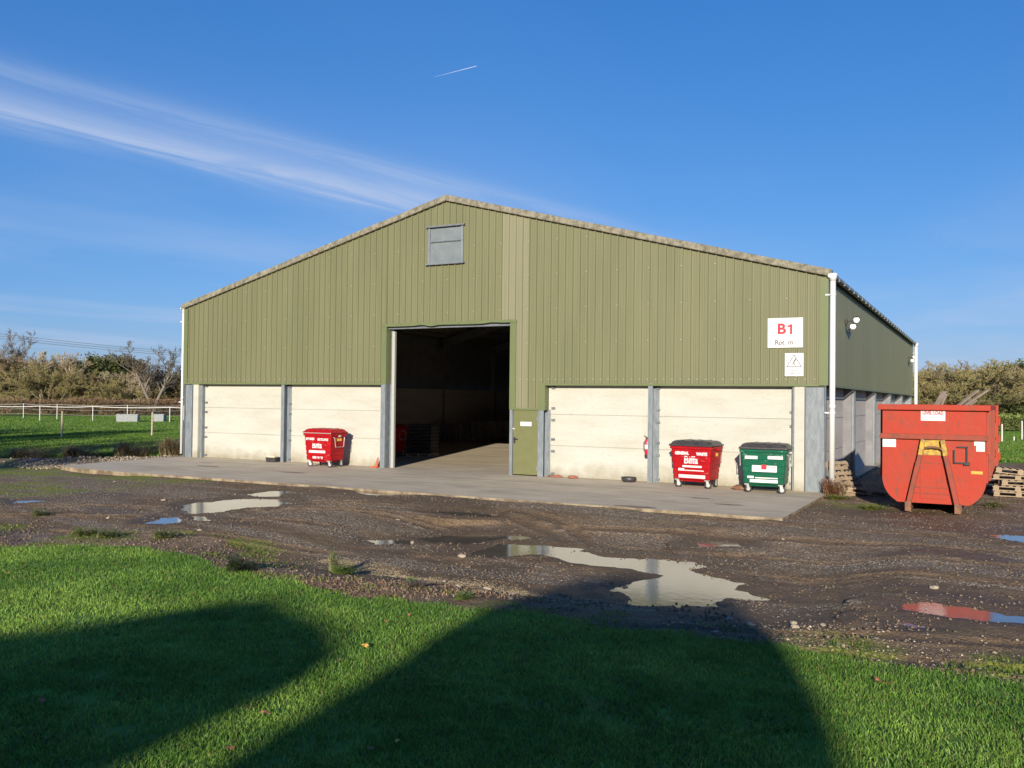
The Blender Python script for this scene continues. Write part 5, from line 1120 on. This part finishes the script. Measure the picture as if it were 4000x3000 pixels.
# contrail
def far_pt(px, py, D):
    fw = Vector((-.46679878,.88421089,.01643159)); r_ = Vector((.88436014,.46666471,.01145395)); u_ = Vector((-.00245966,-.01987814,.99979938)); d = (fw + r_*((px-2000)/3527.7) - u_*((py-1500)/3527.7))*D; return Vector((3.95,-26.08,2.48)) + d
mb = MB(); a = far_pt(1690,302,3000); b = far_pt(1862,258,3000); mb.tube([a, a.lerp(b,.4), a.lerp(b,.8), b], [.1,.5,.9,.7], 6)
tag(mb.build('aircraft_contrail', M['contrail']), 'short thin white vapour trail high in the blue sky', 'contrail')

# ------------------------------------------------------------------ houses behind the camera whose shadows lie on the lawn
TS = math.tan(R(14.7))/math.cos(0); az = R(17.6)
def lift(pt, yp):       # ground shadow point -> point on the plane y = yp that casts it
    k = (pt[1]-yp)/math.cos(az); return (pt[0] + math.sin(az)*k, TS*k)
YP = -46.0
def house(shadow, label, dep=1.6, base=None):
    pl = [lift(p, YP) for p in shadow]
    t = thing('farm_building', label, 'building', (0,0,0))
    pts = pl + [(pl[-1][0], -.2), (pl[0][0], -.2)]
    mb = MB(); n = len(pts); mb.add([(x,YP,z) for x,z in pts] + [(x-.0,YP-dep,z) for x,z in pts], [tuple(range(n)), tuple(range(2*n-1,n-1,-1))] + [(i,(i+1)%n,n+(i+1)%n,n+i) for i in range(n)])
    mb.build('wall', M['hwall'], t)
    mb = MB()
    for (a, b) in zip(pl[1:-2], pl[2:-1]): mb.bar((a[0],YP-dep/2,a[1]+.03), (b[0],YP-dep/2,b[1]+.03), dep+.1, .05)
    mb.build('roof', M['tile'], t)
house([(-.45,-22.0),(-.97,-18.1),(-1.30,-16.4),(-1.30,-15.3),(-1.22,-14.6),(-.75,-13.95),(.2,-13.7),(1.0,-14.6),(1.27,-14.8),(1.65,-15.7),(2.06,-16.5),(2.61,-18.0),(3.08,-19.6),(3.9,-22.5)], 'tall rendered gable with a stepped tiled top behind the camera', .5)
house([(-14,-20.7),(-4.83,-20.4),(-4.4,-19.75),(-4.2,-19.0),(-4.05,-18.2),(-3.7,-17.7),(-2.95,-18.05),(-2.2,-18.45),(-1.6,-19.0),(-1.32,-19.7),(-1.2,-20.4),(-1.15,-21.1),(-1.1,-22)], 'lower rendered building with a sloping tiled top behind the camera', .5)

# ------------------------------------------------------------------ sky, sun, camera
w = bpy.data.worlds.new('World'); S.world = w; w.use_nodes = True; nt = w.node_tree; N = nt.nodes; L = nt.links; bg = N['Background']
sky = N.new('ShaderNodeTexSky'); sky.sky_type = 'NISHITA'; sky.sun_disc = False; sky.sun_elevation = R(14.7); sky.sun_rotation = R(162.4); sky.altitude = 50; sky.air_density = 1.0; sky.dust_density = .35; sky.ozone_density = 1.0
# clear winter blue: each channel of the sky gets its own contrast
ss = N.new('ShaderNodeSeparateColor'); L.new(sky.outputs[0], ss.inputs[0]); sc2 = N.new('ShaderNodeCombineColor')
for i, (g_, k_) in enumerate(((1.27,.0250),(.78,.0985),(.58,.268))):
    p_ = N.new('ShaderNodeMath'); p_.operation = 'POWER'; L.new(ss.outputs[i], p_.inputs[0]); p_.inputs[1].default_value = g_
    q_ = N.new('ShaderNodeMath'); q_.operation = 'MULTIPLY'; L.new(p_.outputs[0], q_.inputs[0]); q_.inputs[1].default_value = k_/(.12*2**.8); L.new(q_.outputs[0], sc2.inputs[i])
tc = N.new('ShaderNodeTexCoord'); sx = N.new('ShaderNodeSeparateXYZ'); L.new(tc.outputs['Generated'], sx.inputs[0])
def mth(op, a, b=None, c=None, clamp=False):
    n = N.new('ShaderNodeMath'); n.operation = op; n.use_clamp = clamp
    for i, q in enumerate((a, b, c)):
        if q is None: continue
        if isinstance(q, (int, float)): n.inputs[i].default_value = q
        else: L.new(q, n.inputs[i])
    return n.outputs[0]
def mrg(v, a, b, o0=0., o1=1.):
    n = N.new('ShaderNodeMapRange'); n.interpolation_type = 'SMOOTHSTEP'; L.new(v, n.inputs[0])
    for i, q in ((1,a),(2,b),(3,o0),(4,o1)): n.inputs[i].default_value = q
    return n.outputs[0]
zc = mth('MAXIMUM', sx.outputs[2], .02); u = mth('DIVIDE', sx.outputs[0], zc); v = mth('DIVIDE', sx.outputs[1], zc)
t = mth('ADD', u, mth('SUBTRACT', 2.83, mth('MULTIPLY', mth('SUBTRACT', v, 1.77), .26)))    # distance across the cirrus band
cb = N.new('ShaderNodeCombineXYZ'); L.new(mth('ADD', mth('MULTIPLY', t, 2.4), mth('MULTIPLY', v, .25)), cb.inputs[0]); L.new(mth('MULTIPLY', v, .42), cb.inputs[1])
nz = N.new('ShaderNodeTexNoise'); nz.inputs['Scale'].default_value = 2.0; nz.inputs['Detail'].default_value = 8; nz.inputs['Roughness'].default_value = .62; nz.inputs['Distortion'].default_value = .9; L.new(cb.outputs[0], nz.inputs[0])
tw = mth('ADD', t, mth('MULTIPLY', mth('SUBTRACT', nz.outputs[0], .5), .35))
band = mth('MULTIPLY', mrg(tw, -.78, -.30), mrg(tw, .50, -.05)); band = mth('MULTIPLY', band, mrg(v, 6.4, 3.6)); band = mth('MULTIPLY', band, mrg(v, -1.0, .8))
st1 = mrg(mth('ABSOLUTE', mth('ADD', tw, .33)), .36, .0); st2 = mrg(mth('ABSOLUTE', mth('SUBTRACT', tw, .17)), .16, .0)
d1 = mth('MULTIPLY', band, mth('ADD', .25, mth('ADD', mth('MULTIPLY', st1, .44), mth('MULTIPLY', st2, .27)))); d1 = mth('MULTIPLY', d1, mrg(nz.outputs[0], .26, .70, .42, 1.10))
# faint veil low on the left and wisps at right
cb2 = N.new('ShaderNodeCombineXYZ'); L.new(mth('MULTIPLY', u, .5), cb2.inputs[0]); L.new(mth('MULTIPLY', v, .22), cb2.inputs[1])
nz2 = N.new('ShaderNodeTexNoise'); nz2.inputs['Scale'].default_value = .7; nz2.inputs['Detail'].default_value = 6; L.new(cb2.outputs[0], nz2.inputs[0])
veil = mth('MULTIPLY', mrg(nz2.outputs[0], .42, .75), mrg(sx.outputs[2], .33, .05, .05, .55))
den = mth('MINIMUM', mth('ADD', d1, veil), 1.0)
mx = N.new('ShaderNodeMix'); mx.data_type = 'RGBA'; L.new(den, mx.inputs[0]); L.new(sc2.outputs[0], mx.inputs[6]); mx.inputs[7].default_value = (2.35,2.85,3.9,1)
L.new(mx.outputs[2], bg.inputs[0]); bg.inputs[1].default_value = .12

sd = bpy.data.lights.new('sun', 'SUN'); sd.energy = 4.3; sd.angle = R(.55); sd.color = (1.0,.90,.74)
so = bpy.data.objects.new('sun', sd); COL.objects.link(so)
e = R(14.7); dl = Vector((-math.sin(az)*math.cos(e), math.cos(az)*math.cos(e), -math.sin(e))); so.rotation_euler = dl.to_track_quat('-Z', 'Y').to_euler(); so.location = (8,-30,20)

cam = bpy.data.cameras.new('camera'); co = bpy.data.objects.new('camera', cam); COL.objects.link(co); S.camera = co
cam.sensor_width = 36; cam.sensor_fit = 'HORIZONTAL'; cam.lens = 36*3527.7/4000; cam.clip_end = 8000; cam.clip_start = .1
fw = Vector((-.46679878,.88421089,.01643159)); rt = Vector((.88436014,.46666471,.01145395)); up = rt.cross(fw)
co.matrix_world = Matrix(((rt.x,up.x,-fw.x,3.9547),(rt.y,up.y,-fw.y,-26.0758),(rt.z,up.z,-fw.z,2.4836),(0,0,0,1)))
S.view_settings.view_transform = 'Standard'; S.view_settings.look = 'None'; S.view_settings.exposure = .80; S.view_settings.gamma = 1
S.cycles.max_bounces = 6; S.cycles.diffuse_bounces = 4; S.cycles.use_denoising = True
